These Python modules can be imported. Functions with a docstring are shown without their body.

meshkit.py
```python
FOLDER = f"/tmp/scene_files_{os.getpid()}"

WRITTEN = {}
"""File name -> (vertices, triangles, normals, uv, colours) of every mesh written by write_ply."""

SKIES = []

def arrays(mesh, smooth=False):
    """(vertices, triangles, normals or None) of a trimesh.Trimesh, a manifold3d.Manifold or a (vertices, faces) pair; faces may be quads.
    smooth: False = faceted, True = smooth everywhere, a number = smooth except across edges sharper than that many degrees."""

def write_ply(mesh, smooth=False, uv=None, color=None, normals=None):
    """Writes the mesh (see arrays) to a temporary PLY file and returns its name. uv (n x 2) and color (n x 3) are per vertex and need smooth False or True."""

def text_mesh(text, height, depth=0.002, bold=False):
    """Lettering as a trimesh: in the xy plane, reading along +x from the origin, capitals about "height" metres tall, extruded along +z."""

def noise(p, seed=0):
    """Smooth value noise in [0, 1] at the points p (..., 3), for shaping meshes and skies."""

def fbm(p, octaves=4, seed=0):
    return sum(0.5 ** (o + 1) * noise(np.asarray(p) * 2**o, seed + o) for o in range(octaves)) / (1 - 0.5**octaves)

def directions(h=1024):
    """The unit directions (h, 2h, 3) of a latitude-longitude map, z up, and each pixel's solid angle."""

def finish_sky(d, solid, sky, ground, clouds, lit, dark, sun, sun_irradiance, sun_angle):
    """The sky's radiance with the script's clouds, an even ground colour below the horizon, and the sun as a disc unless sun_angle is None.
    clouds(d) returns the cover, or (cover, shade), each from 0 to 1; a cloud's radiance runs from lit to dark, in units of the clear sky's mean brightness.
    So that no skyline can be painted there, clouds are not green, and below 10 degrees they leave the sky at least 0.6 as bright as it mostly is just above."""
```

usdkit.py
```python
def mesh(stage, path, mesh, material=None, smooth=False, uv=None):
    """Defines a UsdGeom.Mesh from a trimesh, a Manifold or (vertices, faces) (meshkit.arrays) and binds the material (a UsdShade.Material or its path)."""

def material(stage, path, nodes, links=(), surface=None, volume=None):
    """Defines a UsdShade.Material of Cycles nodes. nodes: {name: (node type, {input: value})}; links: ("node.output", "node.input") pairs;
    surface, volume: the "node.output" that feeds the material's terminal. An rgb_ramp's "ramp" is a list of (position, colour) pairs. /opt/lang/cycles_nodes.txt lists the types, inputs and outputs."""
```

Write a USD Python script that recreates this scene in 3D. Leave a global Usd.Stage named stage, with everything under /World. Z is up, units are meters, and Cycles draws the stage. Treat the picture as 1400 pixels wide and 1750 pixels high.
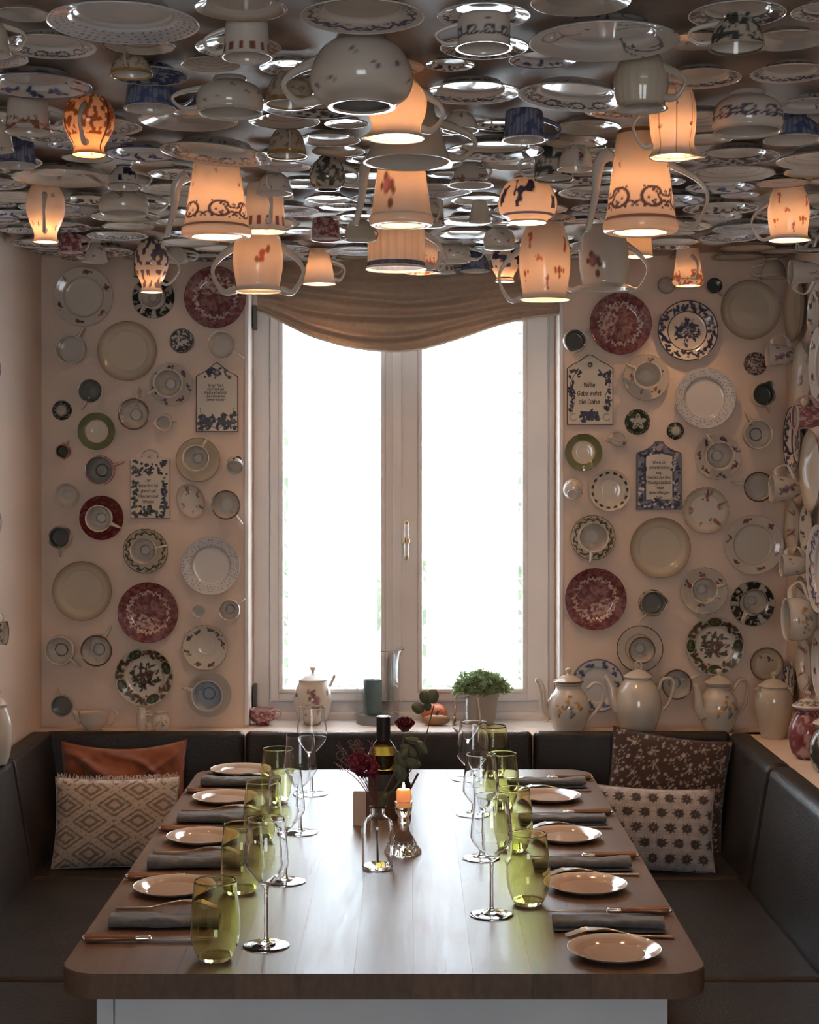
import math, numpy as np, trimesh, manifold3d, shapely, usdkit, meshkit
from shapely.geometry import Polygon, Point, box as sbox
from pxr import Usd, UsdGeom, UsdLux, UsdShade, Gf, Sdf, Vt
stage = Usd.Stage.CreateInMemory()
UsdGeom.SetStageUpAxis(stage, 'Z'); UsdGeom.SetStageMetersPerUnit(stage, 1.0)
UsdGeom.Xform.Define(stage, '/World'); UsdGeom.Scope.Define(stage, '/World/Looks')
# ---------------- camera, daylight, exposure ----------------
F = 2700.0            # focal length in picture pixels (picture 1400 x 1750, horizon at row 800)
CZ = 1.627            # eye height
cam = UsdGeom.Camera.Define(stage, '/World/camera')
cam.AddTranslateOp().Set((0, 0, CZ)); cam.AddRotateXOp().Set(90)
cam.CreateFocalLengthAttr(50.0); cam.CreateHorizontalApertureAttr(1400 / F * 50); cam.CreateVerticalApertureAttr(1750 / F * 50)
cam.CreateVerticalApertureOffsetAttr(-75 / F * 50); cam.CreateClippingRangeAttr((0.05, 200))
cam.CreateExposureAttr(0.36)
SKY, DAY, BULB, REAR = 1.2, 14.5, 450.0, 1.5
dome = UsdLux.DomeLight.Define(stage, '/World/overcast_sky')
dome.CreateIntensityAttr(SKY); dome.CreateColorAttr((0.93, 0.97, 1.0))
def rect_light(name, loc, w, h, power, color, rx):
    l = UsdLux.RectLight.Define(stage, '/World/' + name)
    l.AddTranslateOp().Set(loc); l.AddRotateXOp().Set(rx)
    l.CreateWidthAttr(w); l.CreateHeightAttr(h); l.CreateIntensityAttr(power); l.CreateColorAttr(color)
    return l
# ---------------- helpers ----------------
PI = math.pi
used = {}
def numbered(parent, name):
    k = (parent, name); n = used.get(k, 0); used[k] = n + 1
    return parent + '/' + (name if n == 0 else '%s_%03d' % (name, n))
def tag(p, label=None, cat=None, group=None, kind=None):
    for k, v in (('label', label), ('category', cat), ('group', group), ('kind', kind)):
        if v: p.SetCustomDataByKey(k, v)
def mtx(R, t, s=(1, 1, 1)):
    R = np.asarray(R, float) * np.asarray(s, float)[None, :]
    m = np.eye(4); m[:3, :3] = R.T; m[3, :3] = t
    return Gf.Matrix4d(*[float(v) for v in m.ravel()])
def rot(axis, deg):
    a = math.radians(deg); c, s = math.cos(a), math.sin(a)
    return np.array({'x': [[1, 0, 0], [0, c, -s], [0, s, c]], 'y': [[c, 0, s], [0, 1, 0], [-s, 0, c]], 'z': [[c, -s, 0], [s, c, 0], [0, 0, 1]]}[axis])
def thing(name, label, cat, M=None, group=None, kind=None, loc=None, rz=0, s=1):
    x = UsdGeom.Xform.Define(stage, numbered('/World', name))
    if M is None and loc is not None: M = mtx(rot('z', rz), loc, (s, s, s) if np.isscalar(s) else s)
    if M is not None: x.AddTransformOp().Set(M)
    tag(x.GetPrim(), label, cat, group, kind)
    return x.GetPrim()
def setm(prim, M):
    a = prim.GetAttribute('xformOp:transform')
    if not a: UsdGeom.Xformable(prim).AddTransformOp().Set(M)
    else: a.Set(M)
def part(name, mesh, mat, parent=None, smooth=30, col=None, label=None, kind=None):
    pp = str(parent.GetPath()) if parent is not None else '/World'
    if col is not None: smooth = True
    m = usdkit.mesh(stage, numbered(pp, name), mesh, MAT[mat], smooth=smooth)
    if col is not None:
        UsdGeom.PrimvarsAPI(m).CreatePrimvar('col', Sdf.ValueTypeNames.Color3fArray, 'vertex').Set(Vt.Vec3fArray.FromNumpy(np.asarray(col, np.float32)))
    if label or kind: tag(m.GetPrim(), label, kind=kind)
    return m.GetPrim()
def solo(name, mesh, mat, label, cat, group=None, smooth=30, col=None, kind=None):
    p = part(name, mesh, mat, None, smooth, col); tag(p, label, cat, group, kind); return p
def struct(name, mesh, mat, label, smooth=30, cat=None):
    p = part(name, mesh, mat, None, smooth); tag(p, label, cat, None, 'structure'); return p
protos = {}
def inst(key, build, name, label, cat, M, group=None):
    """first call builds the thing with its parts, later calls reference it"""
    t = thing(name, label, cat, M, group)
    if key in protos:
        t.GetReferences().AddInternalReference(protos[key]); t.SetInstanceable(True)
    else:
        protos[key] = t.GetPath(); build(t)
    return t
# --- mesh builders
def box(x0, x1, y0, y1, z0, z1):
    b = trimesh.creation.box([x1 - x0, y1 - y0, z1 - z0]); b.apply_translation([(x0 + x1) / 2, (y0 + y1) / 2, (z0 + z1) / 2]); return b
def cat_(ms): return trimesh.util.concatenate(ms)
_ball = {}
def hull_pts(pts, r, n=12):
    """rounded body: hull of small balls at the points"""
    if n not in _ball:
        m = manifold3d.Manifold.sphere(1.0, n).to_mesh(); _ball[n] = np.array(m.vert_properties[:, :3])
    v = np.concatenate([_ball[n] * r + np.asarray(p) for p in pts])
    m = manifold3d.Manifold.hull_points(v.astype(np.float64)).to_mesh()
    return trimesh.Trimesh(np.array(m.vert_properties[:, :3]), np.array(m.tri_verts), process=False)
def rbox(x0, x1, y0, y1, z0, z1, r=0.01, n=12):
    return hull_pts([(x, y, z) for x in (x0 + r, x1 - r) for y in (y0 + r, y1 - r) for z in (z0 + r, z1 - r)], r, n)
def grid_faces(n, m, wrap=True):
    """n rows, m columns; columns wrap"""
    i = np.arange(n - 1)[:, None]; j = np.arange(m if wrap else m - 1)[None, :]
    a = i * m + j; b = i * m + (j + 1) % m; c = (i + 1) * m + (j + 1) % m; d = (i + 1) * m + j
    return np.concatenate([np.stack([a, b, c], -1).reshape(-1, 3), np.stack([a, c, d], -1).reshape(-1, 3)])
def spline(pts, n):
    """Catmull-Rom through pts (k, d), n samples"""
    p = np.asarray(pts, float); k = len(p)
    q = np.vstack([2 * p[0] - p[1], p, 2 * p[-1] - p[-2]])
    u = np.linspace(0, k - 1 - 1e-9, n); i = u.astype(int); t = (u - i)[:, None]
    a, b, c, d = q[i], q[i + 1], q[i + 2], q[i + 3]
    return 0.5 * (2 * b + (c - a) * t + (2 * a - 5 * b + 4 * c - d) * t ** 2 + (3 * b - a - 3 * c + d) * t ** 3)
def lathe(prof, nt, mod=None):
    """prof (n,2) of (r,z), bottom to top on the outside -> outward faces. returns V, F, (row, theta)"""
    p = np.asarray(prof, float); th = np.arange(nt) * 2 * PI / nt
    R = np.repeat(p[:, :1], nt, 1)
    if mod is not None: R = R * mod(th[None, :], p[:, 1:2], p[:, :1])
    V = np.stack([R * np.cos(th), R * np.sin(th), np.repeat(p[:, 1:], nt, 1)], -1).reshape(-1, 3)
    return V, grid_faces(len(p), nt), np.tile(th, len(p))
def tube(path, rad, n=8, cap=True):
    p = np.asarray(path, float); k = len(p); rad = np.broadcast_to(np.asarray(rad, float), (k,)).copy()
    t = np.gradient(p, axis=0); t /= np.linalg.norm(t, axis=1, keepdims=True) + 1e-12
    u = np.cross(t[0], [0.123, 0.456, 0.88]); u /= np.linalg.norm(u); U = []
    for i in range(k):
        u = u - t[i] * (u @ t[i]); u /= np.linalg.norm(u) + 1e-12; U.append(u)
    U = np.array(U); W = np.cross(t, U)
    if cap:
        p = np.vstack([p[0], p, p[-1]]); rad = np.concatenate([[0], rad, [0]]); U = np.vstack([U[0], U, U[-1]]); W = np.vstack([W[0], W, W[-1]])
    a = np.arange(n) * 2 * PI / n
    V = p[:, None] + rad[:, None, None] * (U[:, None] * np.cos(a)[None, :, None] + W[:, None] * np.sin(a)[None, :, None])
    return trimesh.Trimesh(V.reshape(-1, 3), grid_faces(len(p), n), process=False)
def sheet(P, thick):
    """closed thin body from a grid of points P (n, m, 3)"""
    n, m, _ = P.shape
    gu = np.gradient(P, axis=0); gv = np.gradient(P, axis=1); N = np.cross(gv, gu); N /= np.linalg.norm(N, axis=2, keepdims=True) + 1e-12
    A = (P + N * thick / 2).reshape(-1, 3); B = (P - N * thick / 2).reshape(-1, 3); k = n * m
    f = grid_faces(n, m, False); F_ = [f, f[:, ::-1] + k]
    def strip(ix):
        ix = np.asarray(ix); a, b = ix[:-1], ix[1:]
        return np.concatenate([np.stack([a, b, b + k], 1), np.stack([a, b + k, a + k], 1)])
    ids = np.arange(k).reshape(n, m)
    F_ += [strip(ids[0])[:, ::-1], strip(ids[-1]), strip(ids[:, 0]), strip(ids[:, -1])[:, ::-1]]
    return trimesh.Trimesh(np.vstack([A, B]), np.concatenate(F_), process=False)
def extrude(poly, h, z=0.0):
    polys = getattr(poly, 'geoms', [poly]); ms = []
    for g in polys:
        m = trimesh.creation.extrude_polygon(g, h, engine='earcut'); m.apply_translation([0, 0, z]); ms.append(m)
    return cat_(ms)
def moved(m, R=None, t=(0, 0, 0), s=1):
    m = m.copy(); V = np.asarray(m.vertices) * s
    if R is not None: V = V @ np.asarray(R).T
    m.vertices = V + np.asarray(t); return m
def sstep(a, b, x): t = np.clip((x - a) / (b - a), 0, 1); return t * t * (3 - 2 * t)
def P(px, py, d): return np.array([(px - 700) / F * d, d, CZ - (py - 800) / F * d])
# ---------------- materials ----------------
MAT = {}
def mat(name, nodes, links=(), surface='p.BSDF', volume=None):
    MAT[name] = usdkit.material(stage, '/World/Looks/' + name, nodes, list(links), surface=surface, volume=volume)
def simple(name, color, rough=0.5, **k):
    mat(name, {'p': ('principled_bsdf', dict(base_color=color, roughness=rough, **k))})
mat('porcelain', {'a': ('attribute', {'attribute': 'col'}), 'p': ('principled_bsdf', {'roughness': 0.09, 'ior': 1.55, 'specular_ior_level': 0.6})}, [('a.color', 'p.base_color')])
mat('lamp_porcelain', {'a': ('attribute', {'attribute': 'col'}), 'p': ('principled_bsdf', {'roughness': 0.12}), 't': ('translucent_bsdf', {}), 'm': ('mix_closure', {'fac': 0.030}),
    'w': ('mix', {'mix_type': 'multiply', 'fac': 1.0, 'color2': (1.0, 0.74, 0.56)})},
    [('a.color', 'p.base_color'), ('a.color', 'w.color1'), ('w.color', 't.color'), ('p.BSDF', 'm.closure1'), ('t.BSDF', 'm.closure2')], surface='m.closure')
mat('bulb', {'e': ('emission', {'color': (1.0, 0.55, 0.26), 'strength': BULB})}, surface='e.emission')
simple('bulb_socket', (0.6, 0.55, 0.48), 0.5)
def noisy(name, c0, c1, scale, rough, bump=0.0, bscale=None, detail=4, stretch=None, spec=0.5, **k):
    n = {'g': ('geometry', {}), 'n': ('noise_texture', {'scale': scale, 'detail': detail}), 'r': ('rgb_ramp', {'ramp': [(0.3, c0), (0.7, c1)]}), 'p': ('principled_bsdf', dict(roughness=rough, specular_ior_level=spec, **k))}
    L = [('r.color', 'p.base_color'), ('n.fac', 'r.fac')]
    if stretch:
        n['mp'] = ('mapping', {'scale': stretch}); L += [('g.position', 'mp.vector'), ('mp.vector', 'n.vector')]
    else: L += [('g.position', 'n.vector')]
    if bump:
        n['n2'] = ('noise_texture', {'scale': bscale or scale * 4, 'detail': 3}); n['b'] = ('bump', {'strength': bump, 'distance': 0.01})
        L += [('g.position', 'n2.vector'), ('n2.fac', 'b.height'), ('b.normal', 'p.normal')]
    mat(name, n, L)
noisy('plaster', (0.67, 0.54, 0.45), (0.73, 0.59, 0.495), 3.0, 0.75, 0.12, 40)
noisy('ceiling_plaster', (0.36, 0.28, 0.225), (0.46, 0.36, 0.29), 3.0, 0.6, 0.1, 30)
noisy('white_paint', (0.66, 0.62, 0.60), (0.72, 0.68, 0.66), 6.0, 0.35)
noisy('table_paint', (0.62, 0.66, 0.70), (0.70, 0.73, 0.77), 6.0, 0.4)
noisy('leather', (0.014, 0.0115, 0.0105), (0.026, 0.020, 0.018), 9.0, 0.42, 0.18, 160, spec=0.35)
noisy('floor_wood', (0.05, 0.035, 0.025), (0.09, 0.06, 0.045), 4.0, 0.4, stretch=(6, 0.6, 1))
def wood(name, c0, c1, rough, sc=(22, 1.6, 8)):
    mat(name, {'g': ('geometry', {}), 'mp': ('mapping', {'scale': sc}), 'n': ('noise_texture', {'scale': 3.0, 'detail': 7, 'roughness': 0.62, 'distortion': 0.6}),
        'r': ('rgb_ramp', {'ramp': [(0.28, c0), (0.5, tuple((a + b) / 2 for a, b in zip(c0, c1))), (0.72, c1)]}), 'b': ('bump', {'strength': 0.07, 'distance': 0.003}),
        'rr': ('map_range', {'value': 0.5, 'from_min': 0.25, 'from_max': 0.75, 'to_min': rough - 0.03, 'to_max': rough + 0.04}),
        'p': ('principled_bsdf', {'specular_ior_level': 0.40})},
        [('g.position', 'mp.vector'), ('mp.vector', 'n.vector'), ('n.fac', 'r.fac'), ('r.color', 'p.base_color'), ('n.fac', 'b.height'), ('b.normal', 'p.normal'), ('n.fac', 'rr.value'), ('rr.result', 'p.roughness')])
for i, (c0, c1) in enumerate([((0.10, 0.062, 0.042), (0.17, 0.108, 0.076)), ((0.115, 0.072, 0.049), (0.185, 0.118, 0.082)), ((0.09, 0.056, 0.038), (0.155, 0.098, 0.068))]):
    wood('table_wood_%d' % i, c0, c1, 0.41)
wood('box_wood', (0.06, 0.03, 0.018), (0.12, 0.065, 0.04), 0.5)
simple('handle_wood', (0.20, 0.075, 0.03), 0.25, coat_weight=0.5)
simple('steel', (0.72, 0.70, 0.67), 0.16, metallic=1.0)
simple('silver', (0.80, 0.78, 0.75), 0.2, metallic=1.0)
simple('brass', (0.45, 0.33, 0.18), 0.35, metallic=1.0)
simple('dark_iron', (0.05, 0.05, 0.05), 0.5)
mat('clear_glass', {'p': ('principled_bsdf', {'base_color': (0.985, 0.99, 0.99), 'roughness': 0.0, 'transmission_weight': 1.0, 'ior': 1.47})})
mat('green_glass', {'p': ('principled_bsdf', {'base_color': (0.92, 0.925, 0.64), 'roughness': 0.0, 'transmission_weight': 1.0, 'ior': 1.45})})
mat('bottle_glass', {'p': ('principled_bsdf', {'base_color': (0.45, 0.30, 0.04), 'roughness': 0.02, 'transmission_weight': 1.0, 'ior': 1.45})})
mat('pane_glass', {'f': ('fresnel', {'IOR': 1.45}), 't': ('transparent_bsdf', {'color': (0.97, 0.98, 0.98)}), 'g': ('glossy_bsdf', {'roughness': 0.01, 'color': (1, 1, 1)}), 'm': ('mix_closure', {})},
    [('f.fac', 'm.fac'), ('t.BSDF', 'm.closure1'), ('g.BSDF', 'm.closure2')], surface='m.closure')
mat('frosted_film', {'t': ('transparent_bsdf', {'color': (0.97, 0.98, 1.0)}), 'd': ('translucent_bsdf', {'color': (0.92, 0.94, 0.96)}), 'm': ('mix_closure', {'fac': 0.6})},
    [('t.BSDF', 'm.closure1'), ('d.BSDF', 'm.closure2')], surface='m.closure')
def fabric(name, c0, c1, scale, rough=0.9, bump=0.3, bscale=300, trans=0.0, tcol=None, sheen=0.2):
    n = {'g': ('geometry', {}), 'n': ('noise_texture', {'scale': scale, 'detail': 4}), 'r': ('rgb_ramp', {'ramp': [(0.3, c0), (0.7, c1)]}), 'n2': ('noise_texture', {'scale': bscale, 'detail': 2}),
         'b': ('bump', {'strength': bump, 'distance': 0.003}), 'p': ('principled_bsdf', {'roughness': rough, 'sheen_weight': sheen, 'specular_ior_level': 0.2})}
    L = [('g.position', 'n.vector'), ('g.position', 'n2.vector'), ('n.fac', 'r.fac'), ('r.color', 'p.base_color'), ('n2.fac', 'b.height'), ('b.normal', 'p.normal')]
    s = 'p.BSDF'
    if trans:
        n['t'] = ('translucent_bsdf', {'color': tcol or c1}); n['m'] = ('mix_closure', {'fac': trans}); L += [('p.BSDF', 'm.closure1'), ('t.BSDF', 'm.closure2')]; s = 'm.closure'
    mat(name, n, L, surface=s)
fabric('blind_linen', (0.46, 0.36, 0.28), (0.56, 0.44, 0.35), 60, trans=0.22, tcol=(0.5, 0.36, 0.25), bscale=500)
fabric('napkin_linen', (0.085, 0.088, 0.092), (0.125, 0.128, 0.132), 80, bscale=700)
fabric('rust_velvet', (0.17, 0.050, 0.022), (0.27, 0.085, 0.038), 25, sheen=0.3, rough=1.0)
mat('printed_cloth', {'a': ('attribute', {'attribute': 'col'}), 'g': ('geometry', {}), 'n': ('noise_texture', {'scale': 450, 'detail': 2}), 'b': ('bump', {'strength': 0.35, 'distance': 0.003}),
    'p': ('principled_bsdf', {'roughness': 0.9, 'sheen_weight': 0.2, 'specular_ior_level': 0.2})}, [('a.color', 'p.base_color'), ('g.position', 'n.vector'), ('n.fac', 'b.height'), ('b.normal', 'p.normal')])
simple('grey_candle', (0.10, 0.15, 0.145), 0.55)
mat('glowing_wax', {'p': ('principled_bsdf', {'base_color': (0.75, 0.40, 0.2), 'roughness': 0.5, 'subsurface_weight': 0.6, 'subsurface_scale': 0.02, 'emission_color': (1.0, 0.36, 0.12), 'emission_strength': 0.3})})
mat('flame', {'e': ('emission', {'color': (1.0, 0.7, 0.35), 'strength': 14.0})}, surface='e.emission')
def leafm(name, col, tr=0.3):
    mat(name, {'p': ('principled_bsdf', {'base_color': col, 'roughness': 0.5}), 't': ('translucent_bsdf', {'color': tuple(min(1, c * 1.5) for c in col)}), 'm': ('mix_closure', {'fac': tr})},
        [('p.BSDF', 'm.closure1'), ('t.BSDF', 'm.closure2')], surface='m.closure')
leafm('herb_leaf', (0.15, 0.20, 0.08)); leafm('eucalyptus_leaf', (0.12, 0.14, 0.085)); leafm('hedge_leaf', (0.30, 0.36, 0.27))
leafm('red_petal', (0.11, 0.006, 0.016), 0.15); leafm('pink_grass', (0.22, 0.07, 0.06), 0.2); leafm('crimson_petal', (0.16, 0.008, 0.03), 0.15)
simple('stem_green', (0.08, 0.08, 0.04), 0.6); simple('terracotta_grey', (0.30, 0.27, 0.23), 0.8)
noisy('gourd_red', (0.48, 0.10, 0.04), (0.60, 0.18, 0.07), 20, 0.4); noisy('gourd_dark', (0.02, 0.03, 0.02), (0.5, 0.25, 0.1), 9, 0.4)
simple('black_cap', (0.012, 0.012, 0.012), 0.3); simple('white_card', (0.55, 0.47, 0.42), 0.7); simple('paper_label', (0.05, 0.05, 0.05), 0.6)
simple('print_black', (0.05, 0.026, 0.016), 0.5)
noisy('house_render', (0.62, 0.62, 0.60), (0.70, 0.70, 0.68), 2, 0.9); noisy('paving', (0.35, 0.34, 0.32), (0.45, 0.44, 0.42), 5, 0.9)
simple('shutter_grey', (0.35, 0.38, 0.40), 0.6)
# ---------------- room ----------------
XL, XR, YB, ZC, YR = -1.20, 1.23, 5.15, 2.314, -1.7
WX0, WX1, WZ0, WZ1 = -0.526, 0.490, 0.778, 2.40        # window opening
T = 0.25
struct('floor', box(XL - T, XR + T, YR - T, YB + T, -0.1, 0), 'floor_wood', 'dark wooden floor under the bench and table')
struct('wall_back', cat_([box(XL - T, WX0, YB, YB + T, 0, ZC + 0.1), box(WX1, XR + T, YB, YB + T, 0, ZC + 0.1), box(WX0, WX1, YB, YB + T, 0, WZ0), box(WX0, WX1, YB, YB + T, WZ1, ZC + 0.1)]), 'plaster', 'warm white plaster window wall hung with plates and cups')
struct('wall_left', box(XL - T, XL, YR - T, YB, 0, ZC + 0.1), 'plaster', 'warm white plaster side wall at the left')
struct('wall_right', box(XR, XR + T, YR - T, YB, 0, ZC + 0.1), 'plaster', 'warm white plaster side wall at the right')
RX0, RX1, RZ0, RZ1 = -0.75, 0.75, 0.9, 2.0
struct('wall_front', cat_([box(XL - T, RX0, YR - T, YR, 0, ZC + 0.1), box(RX1, XR + T, YR - T, YR, 0, ZC + 0.1), box(RX0, RX1, YR - T, YR, 0, RZ0), box(RX0, RX1, YR - T, YR, RZ1, ZC + 0.1)]), 'plaster', 'plaster wall behind the viewer with a second window opening')
gx, gy = np.meshgrid(np.linspace(XL - 0.05, XR + 0.05, 90), np.linspace(YR - 0.05, YB + 0.05, 240))
gz = ZC + 0.028 * meshkit.fbm(np.stack([gx * 5, gy * 5, gx * 0], -1), 3, seed=4)
cp = np.stack([gx, gy, gz], -1)
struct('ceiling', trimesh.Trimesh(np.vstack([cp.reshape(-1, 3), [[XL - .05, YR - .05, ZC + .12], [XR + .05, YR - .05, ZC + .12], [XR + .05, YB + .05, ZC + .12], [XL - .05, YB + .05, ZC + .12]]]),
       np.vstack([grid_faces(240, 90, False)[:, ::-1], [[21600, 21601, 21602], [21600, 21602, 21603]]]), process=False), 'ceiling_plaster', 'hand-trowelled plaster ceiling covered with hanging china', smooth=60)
# plaster ledge behind the bench back on the back and right sides
struct('trim_1', cat_([rbox(XL, XR, 5.010, YB, 0.40, 0.782, 0.004), rbox(1.07, XR, 1.2, 5.06, 0.40, 0.782, 0.004)]), 'plaster', 'narrow plaster ledge behind the leather bench back')
struct('trim_2', rbox(WX0 - 0.012, WX0 + 0.002, YB - 0.006, YB + 0.03, WZ0 + 0.012, ZC - 0.05, 0.003), 'white_paint', 'white corner bead down the left side of the window recess')
struct('trim_3', rbox(WX1 - 0.002, WX1 + 0.012, YB - 0.006, YB + 0.03, WZ0 + 0.012, ZC - 0.05, 0.003), 'white_paint', 'white corner bead down the right side of the window recess')
# ---------------- window ----------------
win = thing('window_1', 'tall white two-sash casement window with frosted panes', 'window', kind='structure')
FY = 5.32
SX = [(-0.468, -0.039), (-0.035, 0.466)]
GX = [(-0.437, -0.083), (0.030, 0.392)]
GZ0, GZ1, SZ0, SZ1 = 0.875, 2.13, 0.846, 2.17
part('window_frame', cat_([rbox(WX0, SX[0][0] - .002, FY - 0.01, FY + 0.08, WZ0, WZ1, 0.004), rbox(SX[1][1] + .002, WX1, FY - 0.01, FY + 0.08, WZ0, WZ1, 0.004),
     rbox(WX0, WX1, FY - 0.004, FY + 0.08, WZ0, SZ0 - 0.003, 0.004), rbox(WX0, WX1, FY - 0.004, FY + 0.08, SZ1, 2.40, 0.004), rbox(WX0, WX1, FY - 0.02, FY + 0.08, WZ0, WZ0 + 0.03, 0.006)]), 'white_paint', win)
for i in (0, 1):
    (a, b), (c, d) = SX[i], GX[i]
    y0, y1 = FY - 0.022, FY + 0.045
    s = part('sash', cat_([rbox(a, c, y0, y1, SZ0, SZ1, 0.005), rbox(d, b, y0, y1, SZ0, SZ1, 0.005), rbox(c - .004, d + .004, y0, y1, SZ0, GZ0, 0.005), rbox(c - .004, d + .004, y0, y1, GZ1, SZ1, 0.005)]), 'white_paint', win)
    bd = 0.013
    part('glazing_bead', cat_([rbox(c - .002, c + bd, y0 - 0.006, y0 + .02, GZ0, GZ1, 0.004), rbox(d - bd, d + .002, y0 - 0.006, y0 + .02, GZ0, GZ1, 0.004), rbox(c, d, y0 - 0.006, y0 + .02, GZ0 - .002, GZ0 + bd, 0.004), rbox(c, d, y0 - 0.006, y0 + .02, GZ1 - bd, GZ1 + .002, 0.004)]), 'white_paint', s)
    part('pane', box(c, d, FY + 0.008, FY + 0.012, GZ0, GZ1), 'pane_glass', s)
    fx0, fx1, fz0, fz1 = c + 0.028, d - 0.026, GZ0 + 0.02, GZ1
    part('frosted_film', trimesh.Trimesh([[fx0, FY + .0065, fz0], [fx1, FY + .0065, fz0], [fx1, FY + .0065, fz1], [fx0, FY + .0065, fz1]], [[0, 1, 2], [0, 2, 3]], process=False), 'frosted_film', s)
part('meeting_strip', rbox(-0.056, -0.026, FY - 0.034, FY - 0.018, SZ0, SZ1, 0.004), 'white_paint', win)
hp = P(695, 923, FY - 0.04)
part('handle_collar', moved(trimesh.creation.cylinder(0.0115, 0.015, sections=24), None, hp + [0, -0.018, 0]), 'brass', win)
h = part('window_handle', moved(trimesh.Trimesh(*lathe(spline([(0.0, -0.058), (0.006, -0.055), (0.009, -0.045), (0.0075, -0.02), (0.009, 0), (0.0075, 0.02), (0.009, 0.045), (0.006, 0.055), (0, 0.058)], 30), 14)[:2], process=False), None, hp + [0, -0.018, 0]), 'white_paint', win)
part('rosette', cat_([moved(trimesh.creation.cylinder(0.016, 0.012, sections=24), rot('x', 90), hp + [0, 0.012, 0]), moved(trimesh.creation.cylinder(0.007, 0.03, sections=16), rot('x', 90), hp)]), 'brass', h)
part('finial', cat_([moved(trimesh.creation.icosphere(2, 0.0075), np.diag([1, 1, 1.5]), hp + [0, -0.018, s_ * 0.056]) for s_ in (-1, 1)]), 'brass', h)
for z in (1.255 - 0.39, 2.13):
    part('hinge', rbox(WX0 + 0.003, WX0 + 0.015, FY - 0.06, FY - 0.012, z - 0.04, z + 0.04, 0.003), 'dark_iron', win)
struct('trim_4', rbox(WX0 - 0.0, WX1 + 0.0, YB - 0.005, FY - 0.006, WZ0 - 0.03, WZ0 + 0.004, 0.003), 'white_paint', 'white window sill board behind the bench')
# roman blind
hx = np.array([443, 479, 529, 593, 636, 679, 721, 786, 850, 897, 953]); hy = np.array([528, 546, 572, 591, 597, 599.5, 595.5, 576, 553, 541, 535])
BY = 5.165
U = np.linspace(0, 1, 110); hpx = 440 + U * (956 - 440)
hem = np.interp(hpx, hx, hy); k = np.ones(9) / 9; hem = np.convolve(np.pad(hem, 4, mode='edge'), k, 'valid')
hz = CZ - (hem - 800) / F * BY; hX = (hpx - 700) / F * BY
Vv = np.linspace(0, 1, 100)[:, None] ** 1.25
bz = hz[None, :] + (2.305 - hz[None, :]) * Vv
sag = (hz.max() - hz) / (hz.max() - hz.min() + 1e-9)
dist = bz - hz[None, :]
fold = np.zeros_like(bz)
for kx, (off, sl, am, wd) in enumerate([(0.026, 0.35, 0.034, 0.011), (0.056, 0.7, 0.040, 0.013), (0.090, 1.0, 0.034, 0.014), (0.130, 1.25, 0.022, 0.018)]):
    c = hz.max() - (hz.max() - hz)[None, :] * (1 - sl * 0.6) + off - 0.01 + 0.006 * np.sin(9 * hX + kx * 2)[None, :]
    fold += am * np.exp(-((bz - c) / wd) ** 2) * (0.35 + 0.65 * sag[None, :])
fold += 0.016 * (meshkit.fbm(np.stack([hX[None, :] * 7 + 0 * bz, bz * 16, 0 * bz + 3], -1), 3) - 0.5)
fold += 0.03 * np.exp(-dist / 0.05) * sag[None, :]
bl = thing('roman_blind', 'taupe linen roman blind with a sagging curved hem over the window', 'blind')
BP = np.stack([np.repeat(hX[None, :], 100, 0), BY - fold, bz], -1)
part('cloth', sheet(BP, 0.0025), 'blind_linen', bl, smooth=60)
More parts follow.
